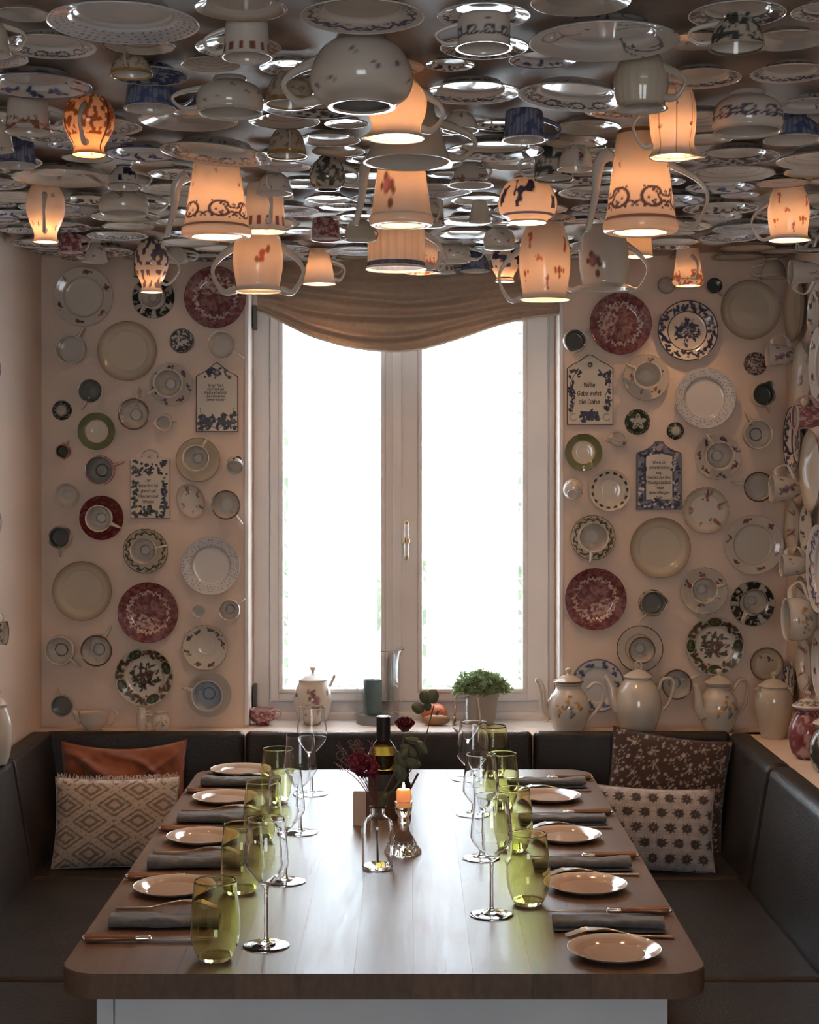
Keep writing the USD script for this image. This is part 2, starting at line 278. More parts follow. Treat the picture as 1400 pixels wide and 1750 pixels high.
for oz, r, yy in ((0.0, 0.0035, 0.004), (0.011, 0.0022, 0.010), (-0.004, 0.002, -0.006)):
    part('hem', tube(np.stack([hX, BP[0, :, 1] - yy, hz + oz - 0.002], -1), r, 8), 'blind_linen', bl)
# ---------------- outside ----------------
struct('ground_outside', box(-8, 8, 5.45, 16, -0.9, -0.8), 'paving', 'paved yard outside the window', cat='ground')
rng = np.random.default_rng(5)
def leaf_cloud(n, lo, hi, size, rng, axis_bias=None):
    c = rng.uniform(lo, hi, (n, 3)); a = rng.normal(size=(n, 3)); a /= np.linalg.norm(a, axis=1, keepdims=True)
    b = np.cross(a, rng.normal(size=(n, 3))); b /= np.linalg.norm(b, axis=1, keepdims=True)
    s = size * rng.uniform(0.6, 1.3, (n, 1))
    V = np.stack([c - a * s, c + b * s * .45, c + a * s, c - b * s * .45], 1).reshape(-1, 3); i = np.arange(n)[:, None] * 4
    return trimesh.Trimesh(V, np.concatenate([i + [[0, 1, 2]], i + [[0, 2, 3]]]), process=False)
solo('hedge', leaf_cloud(5000, (-2.6, 8.6, -0.8), (2.6, 9.3, 1.9), 0.06, rng), 'hedge_leaf', 'green hedge across the yard outside the window', 'hedge', kind='stuff')
fa = thing('house_facade', 'pale house across the yard seen past the frosted window', 'house')
part('house_wall', box(-5, 5, 12, 12.3, -0.8, 5), 'house_render', fa)
for x in (-2.2, 0.2, 2.6):
    for k_ in range(9): part('shutter_slat', box(x, x + 1.1, 11.94, 12.0, 1.6 + k_ * 0.15, 1.7 + k_ * 0.15), 'shutter_grey', fa)
rect_light('window_daylight', (-0.02, 5.72, 1.50), 1.05, 1.42, DAY, (0.80, 0.91, 1.0), -90)
rect_light('rear_window_daylight', (0.0, YR - 0.1, 1.45), 1.5, 1.1, REAR, (0.85, 0.93, 1.0), 90)
# ---------------- leather corner bench ----------------
bench = thing('corner_bench', 'dark brown leather bench running round three sides of the table', 'bench')
BZ = 0.797
for a, b in ((-1.15, -0.521), (-0.517, 0.387), (0.391, 1.01)):
    part('back_panel', hull_pts([(x, y, z) for x in (a + .018, b - .018) for (y, z) in ((4.955, 0.45), (4.978, BZ - .018), (4.990, BZ - .018), (4.990, 0.45))], 0.018), 'leather', bench)
for a, b in ((4.505, 4.99), (3.60, 4.50), (2.69, 3.595), (1.5, 2.685)):
    part('back_panel', hull_pts([(x, y, z) for y in (a + .016, b - .016) for (x, z) in ((-1.085, 0.44), (-1.142, BZ - .016), (-1.182, BZ - .016), (-1.182, 0.44))], 0.016), 'leather', bench)
for a, b in ((4.425, 4.99), (3.60, 4.42), (2.69, 3.595), (1.5, 2.685)):
    part('back_panel', hull_pts([(x, y, z) for y in (a + .03, b - .03) for (x, z) in ((0.975, 0.44), (1.03, BZ - .03), (1.05, BZ - .03), (1.05, 0.44))], 0.03), 'leather', bench)
for xa, xb in ((-1.10, -0.62), (0.53, 0.955)):
    for a, b in ((4.50, 4.97), (3.612, 4.495), (2.70, 3.605), (1.5, 2.695)):
        part('seat_cushion', rbox(xa, xb, a, b, 0.36, 0.46, 0.022, 16), 'leather', bench)
    part('plinth', box(xa + 0.01, xb - 0.04, 1.55, 4.95, 0.0, 0.37), 'leather', bench)
part('seat_cushion', rbox(-0.615, 0.525, 4.50, 4.97, 0.36, 0.46, 0.022, 16), 'leather', bench)
part('plinth', box(-0.66, 0.56, 4.56, 4.95, 0.0, 0.37), 'leather', bench)
# ---------------- table ----------------
TX0, TX1, TY0, TY1, TZ = -0.613, 0.523, 2.738, 4.60, 0.75
tbl = thing('dining_table', 'long plank-topped wooden dining table on a white painted base', 'table')
outline = sbox(TX0 + .07, TY0 + .07, TX1 - .07, TY1 - .07).buffer(0.07, quad_segs=8)
nb = 11; w_ = (TX1 - TX0) / nb
for i in range(nb):
    pl = outline.intersection(sbox(TX0 + i * w_ + 0.00012, TY0 - 1, TX0 + (i + 1) * w_ - 0.00012, TY1 + 1))
    m = cat_([extrude(pl, 0.0415, TZ - 0.0435), extrude(pl.intersection(outline.buffer(-0.0015)), 0.002, TZ - 0.002)])
    part('table_plank', m, 'table_wood_%d' % ((i * 2 + 1) % 3), tbl, smooth=20)
for y in (2.80, 4.22):
    part('base_panel', rbox(-0.545, 0.448, y + 0.012, y + 0.10, 0.0, TZ - 0.044, 0.003), 'table_paint', tbl)
    part('base_stile', cat_([rbox(-0.555, -0.525, y, y + 0.09, 0.0, TZ - 0.044, 0.002), rbox(-0.523, 0.458, y, y + 0.05, 0.0, TZ - 0.044, 0.002)]), 'table_paint', tbl)
# ---------------- china: painted shapes ----------------
WHITE, CREAM, GREY = (0.55, 0.505, 0.445), (0.50, 0.44, 0.35), (0.42, 0.395, 0.355)
BLUE, NAVY, WINE, GREEN, DKGREEN, BROWN, ROSE, GOLD, BLACKB = (0.05, 0.075, 0.20), (0.018, 0.024, 0.065), (0.115, 0.021, 0.028), (0.135, 0.15, 0.075), (0.03, 0.045, 0.025), (0.10, 0.05, 0.03), (0.30, 0.06, 0.08), (0.33, 0.19, 0.06), (0.02, 0.02, 0.025)
YEL = (0.55, 0.30, 0.05)
def put(C, m, col): C += np.clip(m, 0, 1)[:, None] * (np.asarray(col) - C)
def disc(X, Y, cx, cy, r, soft=0.35): return 1 - sstep(r * (1 - soft), r * (1 + soft), np.hypot(X - cx, Y - cy))
def nz(X, Y, s, seed, oct_=2): return meshkit.fbm(np.stack([X * s, Y * s, 0 * X + seed * 7.3], -1), oct_, seed)
def sprig(C, X, Y, cx, cy, s, seed, petal=ROSE, leaf=DKGREEN, ang=None):
    r = np.random.default_rng(seed); a0 = r.uniform(0, 6.28) if ang is None else ang
    for k in range(5):
        a = a0 + r.normal() * 0.5 + (PI if k % 2 else 0); d = s * r.uniform(0.35, 1.0)
        put(C, disc(X, Y, cx + d * math.cos(a), cy + d * math.sin(a), s * r.uniform(.16, .28)), leaf)
    for k in range(4):
        a = r.uniform(0, 6.28); d = s * r.uniform(0, .35)
        put(C, disc(X, Y, cx + d * math.cos(a), cy + d * math.sin(a), s * r.uniform(.2, .36)), tuple(np.array(petal) * r.uniform(.7, 1.5)))
def leaves(C, X, Y, spots, ln, wd, col, seed, var=.5):
    """painted leaves: spots (x, y, angle or None)"""
    g = np.random.default_rng(seed)
    for x, y, a in spots:
        a = g.uniform(0, 6.28) if a is None else a; l, w = ln * g.uniform(1 - var, 1 + var), wd * g.uniform(1 - var * .6, 1 + var * .6); dx, dy = X - x, Y - y; u, v = dx * math.cos(a) + dy * math.sin(a), -dx * math.sin(a) + dy * math.cos(a)
        put(C, 1 - sstep(.7, 1.3, (u / l) ** 2 + (v / w) ** 2), tuple(np.array(col) * g.uniform(.7, 1.6)))
def ringspots(n, r0, r1, seed):
    g = np.random.default_rng(seed); return [((r := g.uniform(r0, r1)) * math.cos(a := (k + g.uniform(-.3, .3)) * 2 * PI / n), r * math.sin(a), None) for k in range(n)]
def bouquet(C, X, Y, R, cols, seed, n=26):
    g = np.random.default_rng(seed)
    for k in range(7): a = k * .9 + g.uniform(-.2, .2); leaves(C, X, Y, [(R * f * math.cos(a), R * f * math.sin(a), a) for f in np.linspace(.2, .9, 5)], R * .13, R * .03, cols[0], k + seed, .2)
    leaves(C, X, Y, [((r := R * g.uniform(.3, 1.05)) * math.cos(a := g.uniform(0, 6.28)), r * math.sin(a), None) for _ in range(n)], R * .19, R * .085, cols[0], seed)
    for k in range(6):
        a, r = k * 1.05 + g.uniform(0, .5), R * g.uniform(.15, .62); put(C, disc(X, Y, r * math.cos(a), r * math.sin(a), R * .17), cols[1]); put(C, disc(X, Y, r * math.cos(a), r * math.sin(a), R * .07), cols[2])
def scrolls(C, u, v, col, seed=0, h=1.0):
    """C-scrolls in a band: u runs in cells along it, v is -1..1 across"""
    i = np.floor(u); f = (u - i - .5) * 2; fl = np.where(i % 2 == 0, 1, -1); x = f * fl
    line = lambda cx, cy, r, wd, a0, a1: 1 - sstep(wd * .7, wd * 1.3, np.abs(np.hypot(x - cx, v - cy) - r) + 9 * ~((np.arctan2(v - cy, x - cx) > a0) & (np.arctan2(v - cy, x - cx) < a1)))
    for a in ((.05, -.05, .66, .10, .5, 3.2), (.05, -.05, .66, .10, -3.2, -.75), (.30, .22, .27, .09, -1.2, 3.2), (.34, -.42, .24, .09, -3.2, 1.6), (-.72, .55, .28, .09, -3.2, .6), (.86, -.40, .26, .09, -1.0, 3.2), (.82, .38, .16, .085, -3.2, 1.9)): put(C, line(*a), col)
    for cx, cy, r in ((.20, .20, .10), (.30, -.36, .10), (-.2, .05, .09), (-.86, .58, .09), (.62, .72, .08), (-.45, -.75, .08), (.92, -.42, .09)): put(C, disc(x, v, cx, cy, r), col)
def paint_plate(kind, X, Y):
    r = np.hypot(X, Y); th = np.arctan2(Y, X); n = len(X); C = np.tile(np.array(WHITE, float), (n, 1)); tau = 2 * PI
    if kind in ('cream', 'plain'):
        C[:] = CREAM if kind == 'cream' else WHITE; put(C, r > .965, (0.30, 0.22, 0.14))
    elif kind == 'grey': C[:] = GREY; put(C, r > .975, WHITE)
    elif kind == 'ring': put(C, (r > .955), BROWN); put(C, np.abs(r - .60) < .03, (0.33, 0.22, 0.16))
    elif kind == 'green': C[:] = (0.55, 0.51, 0.42); put(C, r > .60, GREEN); put(C, np.abs(r - .62) < .02, GOLD)
    elif kind == 'maroon': C[:] = (0.12, 0.018, 0.022); put(C, (nz(X, Y, 9, 3) > .6) * .5, (0.25, .09, .08)); put(C, r < .5, (0.5, .45, .4))
    elif kind == 'red':
        C[:] = WINE; put(C, sstep(.46, .62, nz(X, Y, 11, 1, 3)) * .35, (0.36, 0.17, 0.155))
        wob = .055 * np.sin(th * 14) * .6 + .03 * np.sin(th * 31 + 1)
        put(C, (np.abs(r - .655 - wob) < .055) * sstep(.35, .5, nz(X, Y, 22, 2)), (0.58, 0.44, 0.40))
        put(C, (r < .58) * sstep(.52, .62, nz(X, Y, 7, 5, 3)) * .5, (0.36, 0.18, 0.17)); put(C, (r < .6) * (Y > .12) * (Y < .52) * sstep(.45, .6, nz(X, Y, 16, 9)) * .8, (0.58, 0.42, 0.38))
        put(C, (r > .72) * sstep(.5, .62, nz(X, Y, 14, 8, 3)) * .35, (0.36, 0.18, 0.165))
    elif kind == 'rose':
        for k in range(6):
            a = k * tau / 6 + .35; sprig(C, X, Y, .83 * math.cos(a), .83 * math.sin(a), .15, k + 3, (0.20, 0.05, 0.05), (0.12, 0.06, 0.04), a + PI / 2)
        put(C, np.abs(r - .66) < .012, (0.42, 0.38, 0.33))
    elif kind == 'imari':
        bouquet(C, X, Y, .46, ((0.042, 0.038, 0.026), (.08, .04, .03), (.17, .09, .055)), 5, 60)
        lob = .64 + .03 * np.abs(np.sin(th * 4)); put(C, r > lob, (0.46, .43, .36)); leaves(C, X, Y, ringspots(70, .69, .95, 4), .105, .058, (.05, .04, .026), 3); leaves(C, X, Y, ringspots(16, .74, .90, 6), .05, .045, (.15, .055, .03), 5)
        for k in range(4):
            a = k * tau / 4 + .0; x, y = .81 * math.cos(a), .81 * math.sin(a); u = -(X - x) * math.sin(a) + (Y - y) * math.cos(a); v = (X - x) * math.cos(a) + (Y - y) * math.sin(a)
            e = np.hypot(u / .24, v / .155); put(C, e < 1.1, (.5, .47, .38)); put(C, e < 1, DKGREEN); put(C, (e < .6) * (nz(X, Y, 16, 5) > .52), (.12, .13, .06))
        put(C, r > .975, (.45, .4, .3))
    elif kind == 'imari_saucer':
        put(C, r > .55, (0.024, 0.028, 0.026)); put(C, (r > .58) * (r < .97) * sstep(.53, .6, nz(X, Y, 9, 7, 3)), (.46, .43, .36)); put(C, (r > .58) * (np.abs(np.sin(th * 3)) > .93), (.5, .46, .4)); put(C, r > .965, (.42, .37, .28))
    elif kind == 'onion':
        put(C, (np.abs(r - .635) < .018) | (np.abs(r - .975) < .018), NAVY); leaves(C, X, Y, ringspots(52, .70, .93, 3), .10, .048, NAVY, 3); leaves(C, X, Y, ringspots(15, .76, .86, 9), .055, .05, NAVY, 4)
        bouquet(C, X, Y, .46, (NAVY, (.03, .04, .11), (.30, .30, .36)), 8, 44)
    elif kind == 'dotted':
        C[:] = (0.62, 0.60, 0.58); put(C, r > .66, (0.56, 0.56, 0.57))
        for j, rr in enumerate((.72, .80, .88, .95)):
            nn = int(34 + 7 * j); f = (th * nn / tau + .5 * (j % 2)) % 1 - .5; put(C, np.hypot(f * tau * rr / nn, r - rr) < .017, (0.16, 0.18, 0.26))
        put(C, np.abs(r - .655) < .012, (.42, .42, .44))
    elif kind == 'heart':
        put(C, np.abs(r - .34) < .012, (.40, .38, .34))
        for k in range(15):
            a = k * tau / 15; x, y = .83 * math.cos(a), .83 * math.sin(a); put(C, disc(X, Y, x + .05 * math.cos(a + 1.57), y + .05 * math.sin(a + 1.57), .062, .15), (0.035, 0.03, 0.022)); put(C, disc(X, Y, x - .04 * math.cos(a + 1.57), y - .04 * math.sin(a + 1.57), .05, .15), (0.05, 0.055, 0.03))
    elif kind == 'flowers':
        for k, (x, y, s) in enumerate([(.1, .62, .26), (.62, .15, .17), (.42, -.48, .22), (-.62, .02, .16), (-.2, -.62, .12)]): sprig(C, X, Y, x, y, s, 11 + k, (0.28, 0.09, 0.11), (0.12, 0.08, 0.06))
        put(C, r > .97, (.40, .32, .22))
    elif kind == 'small_flower':
        C[:] = (0.50, 0.42, 0.32); sprig(C, X, Y, .18, .32, .22, 5, (.12, .07, .09), (.07, .06, .04)); sprig(C, X, Y, -.3, .4, .13, 8, (.25, .1, .1), (.1, .08, .05)); put(C, r > .95, (0.14, 0.07, 0.04))
    elif kind == 'purple':
        for k in range(7): a = k * .9 + .4; sprig(C, X, Y, .80 * math.cos(a), .80 * math.sin(a), .2, 31 + k, (0.20, 0.06, 0.14), (0.10, 0.06, 0.06), a + 1.57)
    elif kind == 'floral_border':
        C[:] = (.52, .48, .40); f = np.abs(r - .80 - .06 * np.sin(th * 13)); put(C, f < .035, (0.07, 0.06, 0.04)); put(C, (np.abs(r - .86) < .07) * sstep(.5, .56, nz(X, Y, 13, 9)), (.11, .09, .06)); put(C, r > .965, (.2, .15, .08))
    elif kind == 'corner_bouquet':
        C[:] = (.54, .50, .43)
        for k, a in enumerate((.2, .75, 1.3, 2.0, 2.6, 3.4, 4.3, 5.0)): sprig(C, X, Y, .8 * math.cos(a), .8 * math.sin(a), .19, 50 + k, (.11, .06, .06), (.06, .06, .05), a + 1.57)
        put(C, r > .97, (.36, .26, .12))
    elif kind == 'medallion':
        C[:] = (0.03, 0.032, 0.04); put(C, (r < .40) * sstep(.42, .5, nz(X, Y, 7, 5, 3)), (.45, .44, .42)); put(C, (r > .42) * (r < .9) * sstep(.54, .6, nz(X, Y, 7, 2)), (.42, .41, .40)); put(C, (np.abs(r - .40) < .03), (.40, .40, .40)); put(C, np.abs(r - .93) < .03, (.16, .16, .18))
    elif kind == 'cat_lid':
        C[:] = DKGREEN; q = r - .5 - .16 * np.sin(th * 5); put(C, q < 0, (.50, .46, .36)); put(C, (q < -.1) * (nz(X, Y, 8, 3) > .56), (.16, .13, .09)); put(C, (r > .8) * (nz(X, Y, 14, 2) > .57), (.40, .38, .30))
    elif kind == 'green_blob': C[:] = (.03, .035, .028); put(C, disc(X, Y, 0, 0, .5), (.45, .42, .38)); put(C, (nz(X, Y, 9, 8) > .6) * .8, (.4, .38, .34))
    elif kind == 'dark_floral': C[:] = (.07, .055, .05); put(C, sstep(.47, .55, nz(X, Y, 7, 4, 3)), (.38, .33, .29)); put(C, np.abs(r - .42) < .05, (.42, .38, .34)); put(C, (nz(X, Y, 9, 12) > .62), (.22, .06, .07))
    elif kind == 'scroll':
        C[:] = (.58, .56, .53); nn = 11; scrolls(C, th * nn / tau, (r - .80) / .15, (0.085, 0.085, 0.13)); put(C, r > .965, (.62, .58, .52))
    elif kind == 'garland':
        put(C, np.abs(r - .83 - .035 * np.sin(th * 16)) < .026, (0.07, 0.07, 0.13)); put(C, (np.abs(r - .80) < .09) * sstep(.54, .6, nz(X, Y, 12, 5)), (.09, .09, .16)); put(C, r > .965, (.66, .64, .6)); put(C, np.abs(r - .6) < .01, (.46, .45, .43))
    elif kind == 'blue_floral':
        C[:] = (.56, .56, .56)
        for k in range(10): g = np.random.default_rng(k + 90); a = k * .63; sprig(C, X, Y, .78 * math.cos(a), .78 * math.sin(a), .2, 70 + k, (.07, .10, .24), (.06, .08, .12))
        put(C, r > .95, (.14, .15, .22))
    elif kind == 'wisp':
        C[:] = (.56, .55, .53)
        for k in range(9):
            g = np.random.default_rng(k + 7); cx, cy, q = g.uniform(-.7, .7), g.uniform(-.7, .7), g.uniform(.15, .4); put(C, (np.abs(np.hypot(X - cx, Y - cy) - q) < .014) * (np.sin(np.arctan2(Y - cy, X - cx) + k) > -.2) * (r < .93), (.14, .14, .18)); put(C, disc(X, Y, cx + q, cy, .035, .2), (.09, .09, .13)); put(C, disc(X, Y, cx, cy - q, .03, .2), (.09, .09, .13))
    elif kind == 'dark_rim': put(C, (r > .66), (.08, .075, .08)); put(C, (r > .68) * (r < .95) * sstep(.5, .56, nz(X, Y, 12, 3)), (.42, .41, .39)); put(C, r > .965, (.66, .64, .62))
    elif kind == 'blue_dark': C[:] = (.05, .06, .12); put(C, sstep(.5, .58, nz(X, Y, 9, 4, 3)), (.26, .28, .34)); put(C, r > .96, (.5, .5, .5))
    elif kind == 'lace': put(C, (r > .5) * sstep(.48, .53, nz(X, Y, 13, 6)), (.16, .12, .11)); put(C, r > .965, (.66, .62, .58))
    elif kind == 'stepped':
        for q in (.45, .62, .8): put(C, np.abs(r - q) < .02, (.36, .33, .30))
    elif kind == 'bread': C[:] = (0.42, 0.31, 0.24); put(C, r > .965, (.60, .56, .5))
    elif kind == 'leafrim': put(C, (r > .62) * sstep(.47, .52, nz(X, Y, 9, 13)), (.075, .07, .065)); put(C, r > .95, (.60, .58, .54))
    return C
PROF = {'rim': [(0, .05), (.4, .05), (.60, .055), (.645, .085), (.68, .13), (.72, .15), (.86, .185), (.97, .215), (.99, .225), (1.0, .218)],
        'coupe': [(0, .05), (.5, .05), (.74, .06), (.86, .10), (.95, .165), (.985, .205), (.995, .208), (1.0, .198)],
        'saucer': [(0, .06), (.28, .06), (.32, .075), (.36, .065), (.5, .075), (.72, .13), (.9, .20), (.98, .235), (.992, .238), (1.0, .228)],
        'dome': [(0, .55), (.1, .54), (.2, .50), (.5, .42), (.8, .28), (.95, .12), (1.0, .04)]}
def plate_build(kind, prof='rim', fine=1.0, scal=(0, 0)):
    R = 0.1
    def b(t):
        nt = int((150 if kind in ('scroll', 'garland', 'onion', 'imari', 'red') else 112) * fine); pr = np.array(PROF[prof], float)
        rr = np.unique(np.round(np.concatenate([np.linspace(0, .6, int(16 * fine)), np.linspace(.6, 1, int(26 * fine)), pr[:, 0]]), 4)); top = np.stack([rr, np.interp(rr, pr[:, 0], pr[:, 1])], 1)
        under = [(.99, .20), (.80, .13), (.62, .04), (.60, .0), (.56, .0), (.54, .03), (0, .03)] if prof != 'dome' else [(.96, 0.0), (0, 0.0)]
        split = np.argmin(np.abs(rr - (.64 if prof == 'rim' else .5 if prof == 'saucer' else .86 if prof == 'coupe' else .45)))
        mod = (lambda th, z, r_: 1 + scal[1] * np.abs(np.sin(th * scal[0] / 2)) * np.clip(r_ * 1.6 - .6, 0, 1)) if scal[0] else None
        for nm, pp in (('well', np.vstack([top[:split + 1][::-1]])), ('rim', np.vstack([np.array(under)[::-1], top[split:][::-1]]))):
            pp = pp[::-1] if nm == 'well' else pp
            V, Fc, th = lathe(pp[::-1] if nm == 'well' else pp, nt, mod); rn = np.repeat(pp[::-1, 0] if nm == 'well' else pp[:, 0], nt)
            C = paint_plate(kind, rn * np.cos(th), rn * np.sin(th))
            part(nm, trimesh.Trimesh(V * R, Fc, process=False), 'porcelain', t, col=C)
    return b
CUPS = {  # outer profile (radius, height) for rim radius about 1 and height 1
    'tea': [(.45, 0), (.47, .05), (.42, .10), (.60, .20), (.80, .42), (.90, .68), (.96, .88), (1.0, 1.0)],
    'straight': [(.62, 0), (.78, .03), (.84, .12), (.88, .5), (.93, .85), (1.0, 1.0)],
    'bowl': [(.5, 0), (.52, .06), (.48, .10), (.86, .28), (1.02, .55), (1.02, .78), (.97, .92), (1.0, 1.0)],
    'mug': [(.72, 0), (.86, .03), (.93, .2), (.93, .7), (.95, .93), (1.0, 1.0)],
    'creamer': [(.62, 0), (.66, .05), (.92, .2), (1.08, .4), (1.02, .62), (.86, .8), (.88, .92), (1.0, 1.0)],
    'cone': [(.55, 0), (.58, .05), (.60, .12), (.68, .3), (.80, .6), (.9, .85), (1.0, 1.0)],
    'pot': [(.60, 0), (.63, .05), (.66, .12), (.74, .35), (.84, .62), (.93, .86), (.99, .90), (1.0, .95), (.97, .985), (.86, 1.0), (.72, .995)],
    'baluster': [(.62, 0), (.66, .03), (.78, .08), (.95, .22), (1.0, .38), (.96, .52), (.80, .68), (.64, .80), (.58, .88), (.60, .95), (.66, 1.0)],
    'jug': [(.66, 0), (.70, .03), (.74, .08), (.90, .25), (.97, .45), (.95, .65), (.88, .82), (.84, .92), (.90, .97), (.96, 1.0)],
    'barrel': [(.60, 0), (.80, .05), (.95, .3), (.93, .6), (.82, .85), (.86, .93), (.98, 1.0)],
    'round': [(.48, 0), (.52, .06), (.80, .22), (.98, .48), (1.0, .66), (.90, .84), (.70, .94), (.62, .97), (.66, 1.0)],
    'octo': [(.70, 0), (.72, .05), (.76, .3), (.84, .6), (.94, .86), (.98, .90), (.86, .97), (.80, 1.0)]}
def paint_cup(kind, th, t):
    """th around, t 0..1 up the outside"""
    n = len(th); C = np.tile(np.array(WHITE, float), (n, 1)); x, y = th * .95, t * 1.6
    if kind == 'cream': C[:] = CREAM
    elif kind == 'grey': C[:] = (.46, .45, .42)
    elif kind == 'ringed': put(C, t > .93, BROWN)
    elif kind == 'green': C[:] = (.50, .48, .38); put(C, t > .95, GREEN)
    elif kind == 'flower':
        for k, (a, h, s) in enumerate([(0, .9, .34), (1.5, .55, .22), (-1.5, .6, .24), (2.6, 1.0, .22), (-2.5, .9, .3), (.8, .4, .16), (-.8, 1.2, .15)]): sprig(C, x, y, a, h, s, 20 + k, (.26, .07, .08), (.11, .07, .06))
    elif kind == 'bouquet':
        for k, (a, h, s) in enumerate([(-1.5, .95, .42), (-1.2, .6, .25), (-1.7, 1.25, .22), (0.2, .5, .2), (-2.6, 1.1, .18), (-.7, 1.2, .15), (-2.2, .4, .15), (2.0, .9, .4)]): sprig(C, x, y, a, h, s, 60 + k, (.20, .09, .13), (.14, .08, .05))
    elif kind == 'yellow':
        for k, (a, h, s) in enumerate([(-1.6, 1.0, .26), (-1.1, .9, .22), (-2.0, .75, .2), (-1.4, .65, .22), (1.5, .9, .3)]): sprig(C, x, y, a, h, s, 40 + k, (.50, .25, .05) if k < 3 else (.2, .2, .2), (.14, .13, .09))
    elif kind == 'sprinkle':
        for k in range(14): g = np.random.default_rng(k + 5); sprig(C, x, y, -3 + k * .43, g.uniform(.25, 1.3), .1, k, (.12, .09, .13), (.12, .10, .10))
    elif kind == 'dark':
        C[:] = (.09, .08, .075); put(C, sstep(.5, .57, nz(x, y, 4, 3, 3)), (.38, .35, .31)); put(C, t > .95, WHITE)
    elif kind == 'imari': C[:] = (.05, .055, .045); put(C, sstep(.5, .56, nz(x, y, 3.5, 8, 3)), (.42, .38, .32)); put(C, t > .94, (.4, .35, .28))
    elif kind == 'blueflute':
        C[:] = (.20, .22, .30); put(C, (np.cos(th * 28) > .2) * .8, (.06, .08, .17)); put(C, sstep(.5, .55, nz(x, y, 4, 6)) * .8, (.04, .06, .16)); put(C, t > .95, (.5, .5, .5))
    elif kind == 'onion': put(C, (np.abs(t - .45) < .3) * sstep(.47, .52, nz(x, y, 3.2, 6, 2)) * (np.abs(np.sin(th * 1.5)) > .45), NAVY); put(C, (np.abs(t - .86) < .02) | (np.abs(t - .06) < .02), BLUE)
    elif kind == 'onion_low': put(C, (t < .62) * sstep(.48, .53, nz(x, y, 4.2, 6, 2)), NAVY); put(C, np.abs(t - .9) < .02, NAVY)
    elif kind == 'red': C[:] = (.22, .06, .07); put(C, sstep(.48, .58, nz(x, y, 4, 5, 3)), (.46, .30, .29)); put(C, t > .94, (.5, .4, .38))
    elif kind == 'gold': C[:] = (.40, .33, .25); put(C, t > .84, GOLD); put(C, (nz(x, y, 5, 3) > .6) * .6, (.12, .08, .05))
    elif kind == 'goldlit': C[:] = (.52, .36, .22); put(C, sstep(.44, .52, nz(x, y, 7, 3, 3)) * (t < .7), (.16, .06, .02)); put(C, (np.abs(np.sin(th * 1.5 + 1.57)) < .10), (.06, .025, .01)); put(C, t > .96, (.5, .26, .07))
    elif kind == 'scroll':
        scrolls(C, th * 6 / (2 * PI) + .2, (t - .70) / .14, (0.06, 0.05, 0.075))
        i_ = np.floor(th * 7 / (2 * PI) + .5) % 2; put(C, (1 - i_) * 0, WHITE)
        for k in range(6): sprig(C, x, y, -2.6 + k * 1.0, .35 + .25 * (k % 2), .07, k, (.15, .1, .1), (.12, .1, .12))
        put(C, (np.abs(t - .875) < .012), (.16, .10, .08)); put(C, np.abs(t - .04) < .02, (.16, .12, .1))
    elif kind == 'scrollcup': scrolls(C, th * 9 / (2 * PI), (t - .62) / .2, (0.075, 0.07, 0.11)); sprig(C, x, y, -1.6, .45, .12, 3, (.12, .09, .1), (.1, .1, .12)); sprig(C, x, y, .4, .45, .12, 4, (.12, .09, .1), (.1, .1, .12))
    elif kind == 'ribbed': put(C, np.cos(th * 22) > .75, (.50, .44, .38)); put(C, t > .86, (.05, .07, .14)); put(C, t > .95, WHITE)
    elif kind == 'panels':
        put(C, np.cos(th * 8) > .94, (.22, .10, .05))
        for k in range(9): g = np.random.default_rng(k + 2); sprig(C, x, y, -2.9 + k * .7, .35 + .55 * (k % 2) + .1 * g.uniform(), .10, k, (.16, .07, .05), (.12, .07, .05))
    elif kind == 'sprays':
        for k, (a, h, s) in enumerate([(-2.3, .55, .2), (-2.0, 1.05, .22), (-1.2, .8, .14), (-.8, .42, .2), (-1.5, 1.3, .15), (-.6, 1.1, .16), (1.2, .8, .3)]): sprig(C, x, y, a, h, s, 80 + k, (.30, .08, .05), (.20, .10, .05))
    elif kind == 'neckblue': put(C, (t < .5) * sstep(.45, .5, nz(x, y, 5, 4, 2)), (.07, .07, .10)); put(C, (t > .6) * sstep(.52, .57, nz(x, y, 5, 9, 2)), (.10, .09, .12)); put(C, t > .93, WHITE)
    elif kind == 'lower': put(C, (t > .58) * sstep(.5, .55, nz(x, y, 4, 5, 3)), (.24, .09, .07)); put(C, (np.abs(t - .84) < .02), GOLD)
    elif kind == 'rosette': put(C, (t > .72) * (t < .9) * (np.cos(th * 13) > .1), (.18, .07, .05))
    return C
def cup_path(pr, hs, R, H):
    lo, hi, out = hs; k = np.array(pr); rl = np.interp(lo, k[:, 1], k[:, 0]) * R; rh = np.interp(hi, k[:, 1], k[:, 0]) * R
    pts = [(rh - .004, hi * H), (rh + out * .55 * R, hi * H + .03 * H), (max(rl, rh) + out * R, (hi * .62 + lo * .38) * H), (max(rl, rh) + out * .7 * R, (hi * .3 + lo * .7) * H), (rl - .004, lo * H)]
    q = spline(pts, 22); return np.stack([q[:, 0], 0 * q[:, 0], q[:, 1]], 1)
